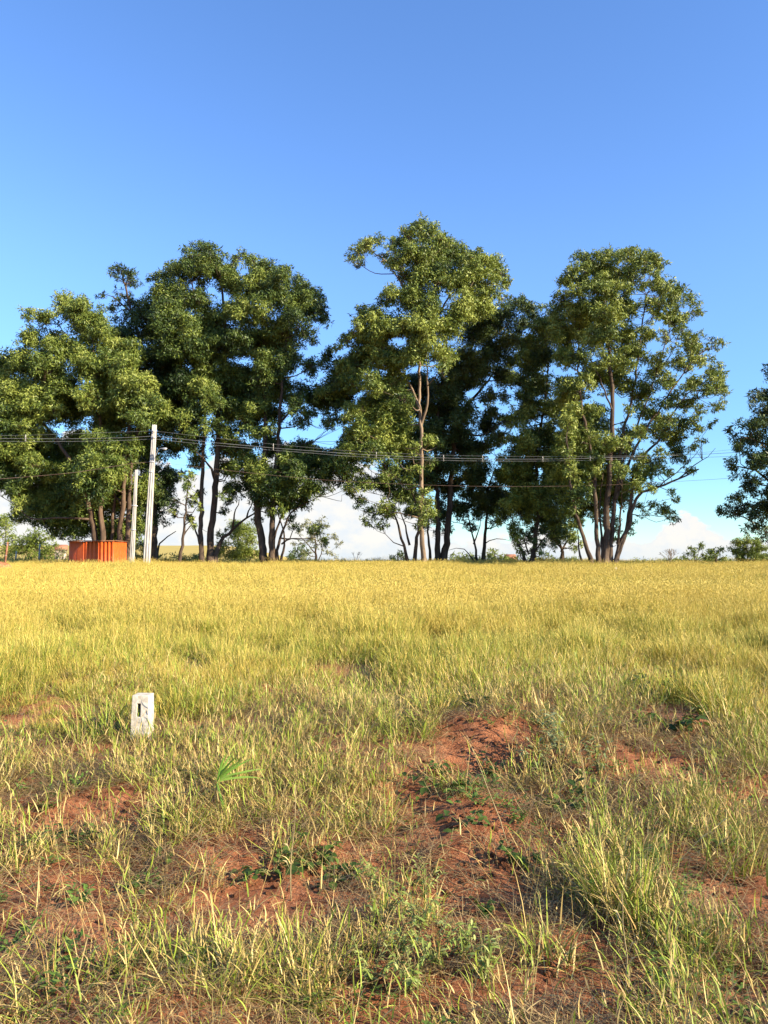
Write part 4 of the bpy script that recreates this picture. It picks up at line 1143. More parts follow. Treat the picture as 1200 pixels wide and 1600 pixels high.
# --- small seedling weeds among the grass: too many and too small to count
wl_mats = [leaf_mat('seedling_leaf', [(0.05, 0.10, 0.018), (0.12, 0.20, 0.035), (0.24, 0.32, 0.07)], gloss=0.2)]
wm = []
for k in range(6):
    V = []; Q_ = []; TN = []; nn0 = 0
    for st in range(random.randint(3, 6)):
        a0 = random.uniform(0, 6.283); L0 = random.uniform(0.04, 0.13); ln_ = random.uniform(0.3, 1.0)
        for q in range(random.randint(5, 9)):
            t_ = (q + 1) / 9
            p = np.array([math.cos(a0) * L0 * t_ * ln_, math.sin(a0) * L0 * t_ * ln_, 0.01 + L0 * t_ * (1.1 - ln_ * 0.7)])
            a1 = a0 + (1.2 if q % 2 else -1.2) + random.gauss(0, 0.3)
            l_ = random.uniform(0.016, 0.034); w_ = l_ * random.uniform(0.3, 0.5)
            d = np.array([math.cos(a1), math.sin(a1), random.uniform(-0.3, 0.6)]); sd_ = np.array([-math.sin(a1), math.cos(a1), random.uniform(-.4, .4)])
            V += [p, p + d * l_ * 0.45 + sd_ * w_ / 2, p + d * l_, p + d * l_ * 0.45 - sd_ * w_ / 2]
            Q_.append([nn0, nn0 + 1, nn0 + 2, nn0 + 3]); nn0 += 4; TN += [random.random()] * 4
    wm.append(mesh_np('seedling', np.array(V), quads=Q_, attrs={'tone': TN}, mat=wl_mats[0]))
c_weed = make_set('near_f', wm)
x_, y_, z_, px, py, l, b, cl, ct = near_points(3600, lambda x, y, px, py, b, l: np.clip((0.10 + 1.2 * fbm(x / 0.6, y / 0.6, 71, 3) + 0.2 * l), 0, 1))
n = len(x_); s = 0.7 + 0.9 * rng.random(n)
print('seedlings', n)
scatter('small_weeds', c_weed, np.stack([x_, y_, z_], -1), near_tilt(n) * np.array([1.5, 1.5, 1]), np.stack([s, s, s], -1), rng.integers(0, 6, n), np.zeros(n), 'small green seedling weeds dotted among the foreground grass', 'weeds')

# --- clods and crumbs of soil
clods = []
for k in range(5):
    import bmesh
    bm = bmesh.new(); bmesh.ops.create_icosphere(bm, subdivisions=2, radius=1)
    for v in bm.verts:
        v.co *= 1 + random.uniform(-0.22, 0.22); v.co.z *= 0.65
    me = bpy.data.meshes.new('clod'); bm.to_mesh(me); bm.free(); me.materials.append(mat_soil); clods.append(me)
c_clod = make_set('clod', clods)
x_, y_, z_, px, py, l, b, cl, ct = near_points(44000, lambda x, y, px, py, b, l: np.clip(0.10 + 0.75 * b + 0.3 * fbm(x / 0.4, y / 0.4, 13, 3), 0, 1) * 0.8, y1=11)
n = len(x_); s = 0.003 + 0.019 * rng.random(n) ** 5
print('clods', n)
scatter('soil_crumbs', c_clod, np.stack([x_, y_, z_ + s * 0.2], -1), rng.random((n, 3)) * 0.6 * np.array([1, 1, 10]), np.stack([s, s, s], -1), rng.integers(0, 5, n), np.zeros(n), 'loose crumbs and clods of red soil in the bare patches', 'soil')

# ------------------------------------------------------------------ foreground plants as things
def leaf_mesh(L, Wd, fold=0.25, curl=0.3, mat=mat_leaf_y, tone=0.5):
    rows = [0, 0.25, 0.55, 0.82, 1.0]; ws = [0.08, 0.8, 1.0, 0.55, 0.0]
    V = []; Q_ = []; T = []
    for t_, w_ in zip(rows, ws):
        z = -curl * L * t_ * t_
        V += [[L * t_, -Wd / 2 * w_, z + fold * Wd / 2 * w_], [L * t_, 0, z], [L * t_, Wd / 2 * w_, z + fold * Wd / 2 * w_]]
    for k in range(4):
        for s_ in (0, 1):
            a = 3 * k + s_
            Q_.append([a, a + 1, a + 4, a + 3])
    return mesh_np('leaf', np.array(V), quads=Q_, smooth=True, attrs={'tone': np.full(len(V), tone)}, mat=mat)


weed_dark = leaf_mat('weed_leaf_dark', [(0.03, 0.055, 0.012), (0.06, 0.11, 0.018), (0.12, 0.19, 0.03)], gloss=0.2, rough=0.55)
weed_light = leaf_mat('weed_leaf_light', [(0.16, 0.23, 0.04), (0.32, 0.38, 0.09), (0.48, 0.51, 0.17)], gloss=0.3)
weed_grey = leaf_mat('weed_leaf_grey', [(0.13, 0.17, 0.06), (0.22, 0.26, 0.11), (0.32, 0.35, 0.17)], gloss=0.2)
stem_mat = basic('weed_stem', (0.12, 0.14, 0.04), (0.25, 0.2, 0.08), 20)


def weed(name, label, cat, px, py, spread, h, nstem, nleaf, L, Wd, mat, seed, trailing=False, group=None, sep=True):
    """stems from a root with leaves along them; leaves are parts"""
    rg = random.Random(seed)
    x, y, z = ground_at(px, py)
    L *= 1.05; Wd *= 1.1; h *= 1.15; nleaf = int(nleaf * 1.25)
    root = empty(name, (x, y, z), label, cat, group)
    ms = [leaf_mesh(L * k, Wd * k, rg.uniform(0.1, .5), rg.uniform(0.1, .5), mat, t_) for k, t_ in ((1, 0.3), (0.8, 0.6), (1.15, 0.15), (0.9, 0.9))]
    sb = MB(); lv = []
    for s_ in range(nstem):
        a = rg.uniform(0, 6.283)
        rr = spread * rg.uniform(0.35, 1.0)
        end = np.array([math.cos(a) * rr, math.sin(a) * rr, 0.0])
        pts = []
        for q in range(7):
            t_ = q / 6
            p = end * t_ ** (0.8 if trailing else 1.3)
            gz_ = float(height(x + p[0], y + p[1])) - z
            if trailing: p[2] = gz_ + 0.012 + 0.03 * math.sin(t_ * 6 + s_) ** 2 + h * 0.4 * math.sin(math.pi * t_)
            else: p[2] = gz_ * t_ + h * rg.uniform(0.9, 1.0) * t_ ** 0.8 * (1 if s_ % 2 else 0.75)
            p = p + np.array([rg.gauss(0, .005), rg.gauss(0, .005), 0])
            pts.append(p)
        pts = np.array(pts)
        sb.tube(pts, np.linspace(0.003, 0.0012, 7), 5)
        per = max(2, nleaf // nstem)
        for q in range(per):
            t_ = 0.15 + 0.85 * (q + rg.random() * 0.5) / per
            f = min(t_, 0.999) * 6; i0 = int(f); p = pts[i0] * (1 - f + i0) + pts[i0 + 1] * (f - i0)
            lv.append((p, a + (1 if q % 2 else -1) * rg.uniform(0.5, 1.5), rg.uniform(-0.7, 0.35), rg.uniform(0.65, 1.15)))
    sb.build('stem', stem_mat, root, smooth=True)
    for p, a, tilt, k in lv:
        o = obj('leaf', rg.choice(ms), root)
        o.location = p; o.rotation_euler = (rg.uniform(-0.5, 0.5), tilt, a); o.scale = (k, k, k)
    return root


weed('creeping_weed', 'dark glossy broad-leaved creeper in the hollow below the middle of the foreground, its densest patch', 'weed', 490, 1365, 0.26, 0.12, 8, 56, 0.050, 0.036, weed_dark, 1, True)
weed('creeping_weed', 'dark broad-leaved creeper just left of the dense creeper patch, over bare soil', 'weed', 425, 1375, 0.22, 0.08, 6, 34, 0.045, 0.032, weed_dark, 2, True)
weed('creeping_weed', 'small broad-leaved creeper right of the dense creeper patch', 'weed', 545, 1390, 0.18, 0.10, 5, 26, 0.050, 0.038, weed_dark, 3, True)
weed('creeping_weed', 'sparse row of dark leaves trailing over bare red soil at the left', 'weed', 215, 1378, 0.34, 0.05, 5, 20, 0.048, 0.034, weed_dark, 4, True)
weed('trailing_vine', 'dark leafy vine running down the red bank in the centre right', 'vine', 700, 1235, 0.40, 0.10, 8, 60, 0.055, 0.034, weed_dark, 5, True)
weed('trailing_vine', 'lower end of dark vine with pale underside leaves on red soil', 'vine', 722, 1300, 0.22, 0.08, 5, 22, 0.055, 0.036, weed_dark, 6, True)
weed('leafy_weed', 'dark leafy weed clump at the right beside the upper bare patch', 'weed', 1050, 1145, 0.32, 0.16, 9, 60, 0.065, 0.042, weed_dark, 7)
weed('leafy_weed', 'green leafy weed at the foot of the tall grass on the right', 'weed', 1020, 1090, 0.35, 0.20, 9, 56, 0.075, 0.045, weed_dark, 8)
weed('leafy_weed', 'dark low leaves right of the central bare soil, shaded by thin stalks', 'weed', 890, 1270, 0.26, 0.12, 7, 44, 0.055, 0.04, weed_dark, 9)
weed('leafy_weed', 'small dark-leaved weed by the small bare soil tongue right of centre', 'weed', 815, 1352, 0.18, 0.10, 6, 34, 0.045, 0.032, weed_dark, 10)
weed('leafy_weed', 'little dark rosette on smooth soil, lower right of centre', 'weed', 755, 1432, 0.07, 0.07, 4, 14, 0.035, 0.03, weed_dark, 11)
weed('grey_weed', 'tall pale grey-green weed in the middle of the right slope', 'weed', 875, 1190, 0.20, 0.36, 12, 110, 0.05, 0.016, weed_grey, 12)
weed('grey_weed', 'pale grey-green weed with fine leaves left of the tall one on the right slope', 'weed', 845, 1215, 0.22, 0.26, 10, 90, 0.045, 0.015, weed_grey, 13)
weed('grey_weed', 'low grey-green weed right of the tall one on the right slope', 'weed', 935, 1215, 0.22, 0.22, 9, 70, 0.045, 0.015, weed_grey, 14)
spots = [(600, 1450, 'upper left of the light green forb patch at bottom centre'), (655, 1460, 'upper right of the light green forb patch at bottom centre'), (620, 1500, 'middle left of the light green forb patch at bottom centre'),
         (680, 1515, 'middle right of the light green forb patch at bottom centre'), (760, 1535, 'standing off to the right of the light green forb patch'), (640, 1555, 'lowest of the light green forb patch at bottom centre'),
         (580, 1545, 'lower left corner of the light green forb patch'), (720, 1500, 'right rim of the light green forb patch above the lone one'), (590, 1400, 'lone small one above the light green forb patch'), (665, 1405, 'on the soil edge above the light green forb patch')]
for k, (a, b_, w) in enumerate(spots):
    weed('pale_forb', 'light green narrow-leaved forb, ' + w, 'weed', a, b_, 0.13, 0.16, 9, 80, 0.034, 0.010, weed_light, 20 + k, group='light green forbs at bottom centre')
for k, (a, b_, w) in enumerate([(745, 1110, 'at the foot of the grass above the red bank'), (760, 1215, 'beneath the shaded lip of the red bank'), (130, 1330, 'on the bare soil at left')]):
    weed('leafy_weed', 'small green-leaved weed ' + w, 'weed', a, b_, 0.16, 0.12, 6, 36, 0.05, 0.026, weed_dark, 50 + k)


def clump(name, label, px, py, n, rad, h0, h1, w0, w1, lean, curve, dry, seeds, tint, seed, cat='grass clump', outward=0.85):
    rg = random.Random(seed)
    x, y, z = ground_at(px, py)
    o = empty(name, (x, y, z), label, cat)
    me = blade_mesh('blades', tuft_specs(n, rad, h0, h1, w0, w1, lean, curve, dry, seeds, rg, outward), mat_near)
    obj('blades', me, o, 'stuff')
    return o


clump('grass_clump', 'large bristling grass clump with yellowing blades in the lower right', 965, 1425, 210, 0.17, 0.16, 0.46, 0.003, 0.0085, 0.36, 0.9, 0.4, 16, 0.5, 61)
clump('grass_clump', 'yellow-orange clump on the right shoulder of the large bristling one', 1015, 1455, 120, 0.13, 0.12, 0.34, 0.003, 0.008, 0.45, 1.2, 0.6, 8, 0.6, 62)
clump('grass_clump', 'low grass clump with orange dead blades, left below the large bristling one', 860, 1500, 90, 0.11, 0.10, 0.28, 0.003, 0.009, 0.5, 1.2, 0.4, 4, 0.4, 63)
clump('grass_clump', 'fresh green clump near the right edge below the large bristling one', 1110, 1510, 90, 0.10, 0.08, 0.24, 0.003, 0.008, 0.5, 1.0, 0.15, 3, 0.2, 64)
clump('grass_clump', 'green clump beside the right edge above the bare patch', 1140, 1360, 130, 0.16, 0.12, 0.34, 0.003, 0.008, 0.4, 1.0, 0.25, 8, 0.3, 65)
clump('grass_clump', 'rounded green clump on the left slope below the broad-bladed one', 285, 1300, 120, 0.13, 0.12, 0.30, 0.003, 0.009, 0.4, 1.0, 0.15, 3, 0.2, 66)
clump('grass_clump', 'green and straw clump in the centre above the creeper hollow', 570, 1300, 150, 0.16, 0.12, 0.32, 0.003, 0.008, 0.45, 1.1, 0.4, 8, 0.4, 67)
clump('grass_clump', 'spreading clump with long arching blades at the bottom left of centre', 330, 1545, 130, 0.16, 0.12, 0.36, 0.003, 0.008, 0.6, 1.2, 0.5, 6, 0.4, 68)
clump('grass_clump', 'clump in the bottom left corner partly in shade', 90, 1560, 150, 0.20, 0.10, 0.32, 0.003, 0.008, 0.6, 1.2, 0.5, 6, 0.4, 69)
clump('grass_clump', 'clump with upright pale blades at the bottom just left of the forb patch', 470, 1540, 130, 0.15, 0.12, 0.34, 0.003, 0.008, 0.5, 1.0, 0.6, 6, 0.4, 70)
clump('grass_clump', 'green clump left of the white marker post', 150, 1150, 200, 0.22, 0.16, 0.42, 0.004, 0.01, 0.45, 1.0, 0.1, 8, 0.1, 71)

clump('grass_clump', 'fresh green upright clump just right of the white marker post', 300, 1108, 190, 0.22, 0.16, 0.40, 0.004, 0.009, 0.45, 1.0, 0.08, 6, 0.1, 72)
clump('grass_clump', 'short green clump in the middle, on the shoulder left of the red bank', 640, 1150, 160, 0.2, 0.12, 0.30, 0.003, 0.008, 0.5, 1.2, 0.1, 3, 0.1, 73)
clump('grass_clump', 'bright yellow-green clump at the right edge beside the upper bare patch', 1185, 1200, 150, 0.18, 0.14, 0.36, 0.004, 0.008, 0.5, 1.1, 0.15, 6, 0.1, 74)
clump('grass_clump', 'straw-topped clump at the left edge above the bare soil', 30, 1350, 120, 0.14, 0.12, 0.30, 0.003, 0.007, 0.5, 1.3, 0.4, 6, 0.1, 75)
# broad bright green blades fanning to the right (centre left)
x, y, z = ground_at(338, 1268)
o = empty('broad_grass_plant', (x, y, z), 'fan of broad bright green blades leaning right, on the left slope', 'grass plant')
rg2 = random.Random(5)
mat_broad = leaf_mat('broad_blade', [(0.10, 0.22, 0.03), (0.19, 0.36, 0.045), (0.3, 0.45, 0.08)], gloss=0.4)
for k in range(9):
    ang = R(18 + 8.5 * k) if k < 8 else R(-70)
    L_ = 0.30 * rg2.uniform(0.75, 1.1)
    d = np.array([math.cos(ang), rg2.uniform(-0.3, 0.1), math.sin(ang)]); d /= np.linalg.norm(d)
    start = np.array([0, 0, 0.17]) if k == 8 else np.array([0.0, 0, 0.17])
    if k == 8: L_ = 0.32
    pts = [np.array([-0.01 * k / 8, 0.01, -0.01]), start * 0.6] if False else []
    P = np.array([start + d * L_ * t_ + np.array([0, 0, -0.07 * t_ ** 2 * (k != 8)]) for t_ in np.linspace(0, 1, 7)])
    s_ = np.cross(d, [0, -1, 0.3]); s_ /= np.linalg.norm(s_)
    ws = np.array([0.4, 0.8, 1, 1, 0.8, 0.5, 0.05]) * 0.013
    V = np.concatenate([P - s_ * ws[:, None] / 2, P + np.array([0, -0.002, -0.002]), P + s_ * ws[:, None] / 2])
    Q_ = [[i, i + 1, i + 8, i + 7] for i in range(6)] + [[i + 7, i + 8, i + 15, i + 14] for i in range(6)]
    obj('blade', mesh_np('blade', V, quads=Q_, smooth=True, attrs={'tone': np.full(21, rg2.uniform(0.3, 0.9))}, mat=mat_broad), o)
sb = MB(); sb.tube([[0, 0, -0.02], [0.004, 0, 0.08], [0, 0, 0.18]], [0.006, 0.005, 0.003], 6)
sb.build('stem', stem_mat, o, smooth=True)


def dry_stalk(label, px, py, h, lean, seed):
    rg = random.Random(seed)
    x, y, z = ground_at(px, py)
    o = empty('dry_stalk', (x, y, z), label, 'stalk', 'lone dry stalks')
    mb = MB()
    pts = [[lean * h * t_ ** 1.2 + rg.gauss(0, .004), rg.gauss(0, .004), -0.02 + h * t_] for t_ in np.linspace(0, 1, 8)]
    mb.tube(pts, np.linspace(0.0035, 0.0012, 8), 5)
    mb.build('stem', dry_mat, o, smooth=True)
    for k in range(3):
        t_ = 0.35 + 0.2 * k; p = np.array(pts[int(t_ * 7)])
        m = MB()
        dx = rg.choice((-1, 1)) * 0.04
        m.add([p, p + [dx * 0.5, 0, 0.04], p + [dx, 0, 0.05], p + [dx * 0.5, 0.004, 0.047]], [[0, 1, 2, 3]])
        m.build('leaf', dry_mat, o)
    return o


dry_mat = basic('dry_stalk', (0.24, 0.18, 0.085), (0.38, 0.30, 0.15), 20)
dry_stalk('tall lone straw stalk standing left of centre above the creeper patch', 453, 1410, 0.56, 0.05, 1)
dry_stalk('long straw stalk rising at the right in front of the grey-green weeds', 795, 1330, 0.62, -0.35, 2)
dry_stalk('straw stalk leaning left beside the large bristling clump', 925, 1330, 0.55, -0.10, 3)
dry_stalk('upright straw stalk at the lower right in front of the large bristling clump', 980, 1560, 0.40, -0.03, 4)
dry_stalk('thin pale stalk in the bare patch at the left', 160, 1330, 0.3, 0.3, 5)

# ------------------------------------------------------------------ concrete lot marker
x, y, z = ground_at(218, 1158)
mk = empty('marker_post', (x, y + 0.067, z), 'short square whitewashed concrete post with a dark slot, in the grass at left', 'marker post', rz=R(-2))
H_ = 0.43; w0, w1 = 0.182, 0.160; MS = 0.78
bm = bmesh.new()
# front face cut into a 3x3 grid whose middle cell is pushed in
us = [0, 0.37, 0.53, 1]; vs = [-0.12, 0.0, 0.24, 0.335, H_]
us = [0, 0.32, 0.53, 1]; vs = [-0.10, 0.225, 0.352, H_]


def wid(zz): return w0 + (w1 - w0) * max(0, zz) / H_


grid = [[bm.verts.new((-wid(v_) / 2 + wid(v_) * u_, -wid(v_) / 2, v_)) for u_ in us] for v_ in vs]
for r_ in range(3):
    for c_ in range(3):
        if (r_, c_) == (1, 1): continue
        bm.faces.new([grid[r_][c_], grid[r_][c_ + 1], grid[r_ + 1][c_ + 1], grid[r_ + 1][c_]])
hole = [grid[1][1], grid[1][2], grid[2][2], grid[2][1]]
inn = [bm.verts.new((v_.co.x, v_.co.y + 0.07, v_.co.z)) for v_ in hole]
for q in range(4):
    bm.faces.new([hole[(q + 1) % 4], hole[q], inn[q], inn[(q + 1) % 4]])
bm.faces.new(inn)
bk = [[bm.verts.new((s_ * wid(v_) / 2, wid(v_) / 2, v_)) for s_ in (-1, 1)] for v_ in vs]
for r_ in range(3):
    bm.faces.new([bk[r_][1], bk[r_][0], bk[r_ + 1][0], bk[r_ + 1][1]])
    bm.faces.new([grid[r_][3], bk[r_][1], bk[r_ + 1][1], grid[r_ + 1][3]])
    bm.faces.new([bk[r_][0], grid[r_][0], grid[r_ + 1][0], bk[r_ + 1][0]])
top_v = grid[3] + [bk[3][1], bk[3][0]]
tf = bm.faces.new(top_v)
bmesh.ops.recalc_face_normals(bm, faces=bm.faces)
sharp = [e_ for e_ in bm.edges if e_.is_manifold and e_.calc_face_angle(0) > 0.5 and not (set(e_.verts) & set(inn))]
bmesh.ops.bevel(bm, geom=sharp, offset=0.006, segments=2, affect='EDGES', profile=0.6)
me = bpy.data.meshes.new('block'); bm.to_mesh(me); bm.free(); me.materials.append(mat_white)
mk.scale = (MS, MS, MS)
obj('block', me, mk)
mb = MB(); mb.box((-0.172 / 2 + 0.425 * 0.172, -0.0185, 0.288), (0.030, 0.003, 0.112))
mb.build('slot_shade_plate', mat_slot_shade, mk)  # dark plate added in the recess to paint the slot's shade

# ------------------------------------------------------------------ poles, lamp, wires
YP = 50.0


def pole(name, label, basepx, topxy, w_base, w_top, mat, Yd, group, flange=0.3):
    bx, by_, _ = W(basepx, 884, Yd)
    bz = float(height(bx, Yd)) - 0.3
    tx, _, tz = W(topxy[0], topxy[1], Yd)
    o = empty(name, (bx, Yd, bz + 0.3), label, 'utility pole', group)
    mb = MB()
    n = 9
    # double-T section: two flanges (left/right) and a recessed web
    for (cx, ww, dd) in ((-0.38, 0.24, 0.8), (0.38, 0.24, 0.8), (0.0, 0.54, 0.77)):
        V = []
        for k in range(n):
            t_ = k / (n - 1)
            w = (w_base + (w_top - w_base) * t_)
            X0 = (tx - bx) * t_; Z0 = -0.3 + (tz - bz) * t_
            for sx, sy in ((-1, -1), (1, -1), (1, 1), (-1, 1)):
                V.append([X0 + w * (cx + sx * ww / 2), sy * w * dd / 2, Z0])
        Q_ = []
        for k in range(n - 1):
            for j_ in range(4):
                a, b2 = 4 * k + j_, 4 * k + (j_ + 1) % 4
                Q_.append([a, b2, b2 + 4, a + 4])
        Q_ += [[0, 3, 2, 1], [4 * n - 4, 4 * n - 3, 4 * n - 2, 4 * n - 1]]
        mb.add(V, Q_)
    mb.build('shaft', mat, o)
    return o, np.array([bx, Yd, bz + 0.3])


def along(o_loc, basepx, basey, topxy, t_, Yd):
    p = W(basepx + (topxy[0] - basepx) * t_, basey + (topxy[1] - basey) * t_, Yd)
    return p - o_loc


pl1, o1 = pole('utility_pole', 'tall white concrete power pole with a small street-lamp arm, leaning slightly right', 228.5, (241.5, 664), 0.42, 0.25, mat_conc, YP, None)
for yy, hh in ((674, 0.08), (684, 0.10), (722, 0.07), (738, 0.05)):
    t_ = (884 - yy) / 220
    p = along(o1, 228.5, 884, (241.5, 664), t_, YP); w = 0.42 - 0.17 * t_
    mb = MB(); mb.box(p, (w + 0.03, w * 0.82 + 0.03, hh)); mb.build('clamp', mat_metal, pl1)
# lamp arm and head
a0 = W(242, 714, YP - 0.15) - o1; a1 = W(247, 700, YP - 0.3) - o1; a2 = W(252, 691, YP - 0.5) - o1; a3 = W(256, 701, YP - .8) - o1
arm = [W(239.5, 722, YP - .12) - o1, W(243, 713, YP - .2) - o1, W(247, 703.5, YP - .35) - o1, W(250, 701, YP - .5) - o1, W(254, 700.5, YP - .6) - o1]
mb = MB(); mb.tube(resample(arm, 0.1), 0.022, 8); mb.build('lamp_arm', mat_metal, pl1, smooth=True)
hp = W(257, 701.2, YP - .68) - o1
mb = MB(); mb.tube([hp + [-0.14, 0, 0.0], hp + [-0.06, 0, 0.012], hp + [0.1, 0, 0.01], hp + [0.17, 0, 0]], [0.03, 0.06, 0.065, 0.02], 10)
lh = mb.build('lamp_head', mat_metal, pl1, smooth=True)
mb = MB(); mb.box(hp + [0.03, 0, -0.058], (0.18, 0.08, 0.02)); mb.build('lens', mat_white, lh)
# insulator bracket
for yy in (674, 683):
    p = W(240, yy, YP - .2) - o1
    mb = MB(); mb.tube([p + [0, 0, -0.06], p + [0, 0, 0.0], p + [0, 0, 0.06]], [0.05, 0.035, 0.05], 8); mb.build('insulator', mat_conc2, pl1, smooth=True)

pl2, o2 = pole('service_pole', 'shorter weathered concrete pole without wires, left of the tall white pole', 205.5, (213.3, 734), 0.29, 0.15, mat_conc2, YP - 0.6, None)
for yy in (790, 828):
    t_ = (884 - yy) / 150
    p = along(o2, 205.5, 884, (213.3, 734), t_, YP - 0.6)
    mb = MB(); mb.box(p, (0.36 - 0.14 * t_, 0.30 - .12 * t_, 0.035)); mb.build('clamp', mat_metal, pl2)
pc_ = W(207, 752, YP - .75) - o2
ring = [pc_ + np.array([0.12 * math.cos(a) * 0.6, -0.02, 0.22 * math.sin(a)]) for a in np.linspace(0.6, 5.8, 12)]
mb = MB(); mb.tube(ring, 0.012, 5); mb.build('cable_loop', mat_wire, pl2, smooth=True)
mb = MB(); q0 = W(208, 790, YP - .9) - o2; mb.tube([q0 + [-0.14, 0, 0.03], q0, q0 + [0.3, 0, -0.02]], 0.02, 6); mb.build('hook', mat_metal, pl2)


def wire(name, label, pts, rad, mat, dy=0.0, group='overhead wires on the tall white pole'):
    P = np.array([W(a, b, YP + dy) for a, b in pts])
    P = resample(P, 1.0)
    k = np.ones(5) / 5
    for c_ in (2,):
        s_ = np.convolve(np.pad(P[:, c_], 2, mode='edge'), k, mode='valid'); P[2:-2, c_] = s_[2:-2]
    o = P[0].copy()
    v, q = tube(P - o, rad * 0.6, 5)
    ob = obj(name, mesh_np(name, v, quads=q, smooth=True, mat=mat))
    ob.location = o
    tag(ob, label, 'wire', group)
    return ob


wire('power_line', 'thin topmost overhead wire left of the tall white pole', [(-260, 672), (-60, 680), (0, 681), (60, 680), (120, 677.5), (180, 675.5), (238, 673.5)], 0.011, mat_wire)
wire('power_line', 'middle overhead wire left of the tall white pole, upper of the thick pair', [(-260, 680), (-60, 684.5), (0, 685), (60, 685.5), (140, 686), (185, 684.5), (238, 681.5)], 0.02, mat_wire, -0.1)
wire('power_line', 'lower of the thick pair of overhead wires left of the tall white pole', [(-260, 686), (-60, 689), (0, 689.5), (60, 690), (140, 690), (185, 688.5), (238, 686)], 0.017, mat_wire, 0.1)
wire('power_line', 'thin topmost overhead wire right of the tall white pole', [(242, 673.5), (333, 684), (426, 694), (485, 700), (562, 705.6), (658, 710), (740, 712.5), (850, 713.5), (932, 713), (1020, 711.5), (1088, 708.5), (1200, 696), (1330, 678)], 0.011, mat_wire)
wire('power_line', 'upper of the thick pair of overhead wires right of the tall white pole', [(242, 681.5), (333, 691.5), (400, 698), (490, 705), (562, 710), (658, 714.5), (740, 717), (860, 717.5), (960, 714.8), (1028, 713), (1120, 708.5), (1200, 704), (1330, 694)], 0.022, mat_wire, -0.1)
wire('power_line', 'lower of the thick pair of overhead wires right of the tall white pole', [(242, 686), (333, 696), (426, 703), (490, 709), (562, 713.8), (658, 718.5), (740, 720.3), (860, 720.5), (960, 718), (1020, 716.8), (1120, 714), (1200, 711), (1330, 704)], 0.017, mat_wire, 0.1)
wire('telephone_cable', 'reddish-brown lower cable sagging to the left edge', [(-260, 765), (-60, 753), (0, 748), (60, 744.5), (120, 738), (170, 731), (205, 724.5), (238, 721.5)], 0.024, mat_wire_red)
wire('telephone_cable', 'thin lower cable sagging far across the trees to the right edge', [(242, 721.5), (320, 731), (400, 740), (480, 748), (562, 753.6), (658, 757.6), (740, 760), (860, 760), (960, 757.6), (1040, 753.5), (1160, 746), (1200, 742), (1330, 730)], 0.014, mat_wire_red)
for k, (a, yt, yb, w) in enumerate([(40, 679, 690, 'nearest the left edge'), (427, 693, 704, 'in front of the tree with twisting trunks'), (588, 706, 716, 'in front of the small forked tree'), (693, 711, 721, 'in front of the two thick dark trunks'),
                                    (754, 712, 722, 'over the leaning bare trunk'), (848, 713, 722, 'over the bushy forked tree'), (922, 712, 721, 'over the left trunks of the many-trunked tree')]):
    p = W(a, (yt + yb) / 2, YP); h = (yb - yt) * YP / F
    o = empty('cable_spacer', p, 'pale spacer bar clipping the overhead wires, ' + w, 'cable spacer', 'spacers on the overhead wires')
    mb = MB(); mb.box((0, 0, 0), (0.035, 0.04, h)); mb.build('bar', mat_conc2, o)
    mb = MB(); mb.box((0, 0, h * 0.12), (0.07, 0.24, 0.04)); mb.box((0, 0, -h * 0.38), (0.06, 0.2, 0.035)); mb.build('clips', mat_wire, o)

# ------------------------------------------------------------------ orange corrugated enclosure
YB = 53.0
pA = W(108.5, 876, YB + 0.4)[:2]; pB = W(131, 876, YB - 0.5)[:2]; pC = W(178, 876, YB - 0.5)[:2]; pD = W(197, 876, YB + 2.0)[:2]
cxy = (pA + pC) / 2
pE = np.array([pA[0] - 0.2, YB + 3.0])
bz = float(height(cxy[0], YB))
zt = W(150, 846, YB)[2]
enc = empty('sheet_metal_enclosure', (cxy[0], cxy[1], bz), 'bright orange corrugated metal site enclosure standing in the grass before the left trees', 'metal enclosure')


def corrugated(a, b, pitch, amp, name):
    """one face: sheets about a metre wide, each with its own ribs"""
    a = np.array(a) - cxy; b = np.array(b) - cxy
    L_ = np.linalg.norm(b - a); d = (b - a) / L_; nrm = np.array([d[1], -d[0]])
    ns = max(1, round(L_ / 1.05))
    for s_ in range(ns):
        u0, u1 = L_ * s_ / ns, L_ * (s_ + 1) / ns
        nr = max(2, round((u1 - u0) / pitch)); pr_ = []
        for r_ in range(nr):
            w = (u1 - u0) / nr; u = u0 + r_ * w
            pr_ += [(u, 0), (u + w * 0.35, 0), (u + w * 0.5, amp), (u + w * 0.85, amp)]
        pr_.append((u1 - 0.004, 0))
        zb, zt_ = -0.2 , zt - bz - (0.02 if s_ % 2 else 0.0)
        off = 0.012 * (s_ % 2)
        V = []
        for th in (0, -0.02):
            for zz in (zb, zt_):
                for u, h in pr_:
                    q = a + d * u + nrm * (h + th + off)
                    V.append([q[0], q[1], zz])
        m = len(pr_); Q_ = []
        for i_ in range(m - 1):
            Q_ += [[i_, i_ + 1, m + i_ + 1, m + i_], [2 * m + i_ + 1, 2 * m + i_, 3 * m + i_, 3 * m + i_ + 1], [m + i_, m + i_ + 1, 3 * m + i_ + 1, 3 * m + i_]]
        Q_ += [[0, m, 3 * m, 2 * m], [m - 1, 3 * m - 1, 4 * m - 1, 2 * m - 1]]
        obj('metal_sheet', mesh_np('metal_sheet', V, quads=Q_, mat=mat_orange), enc)


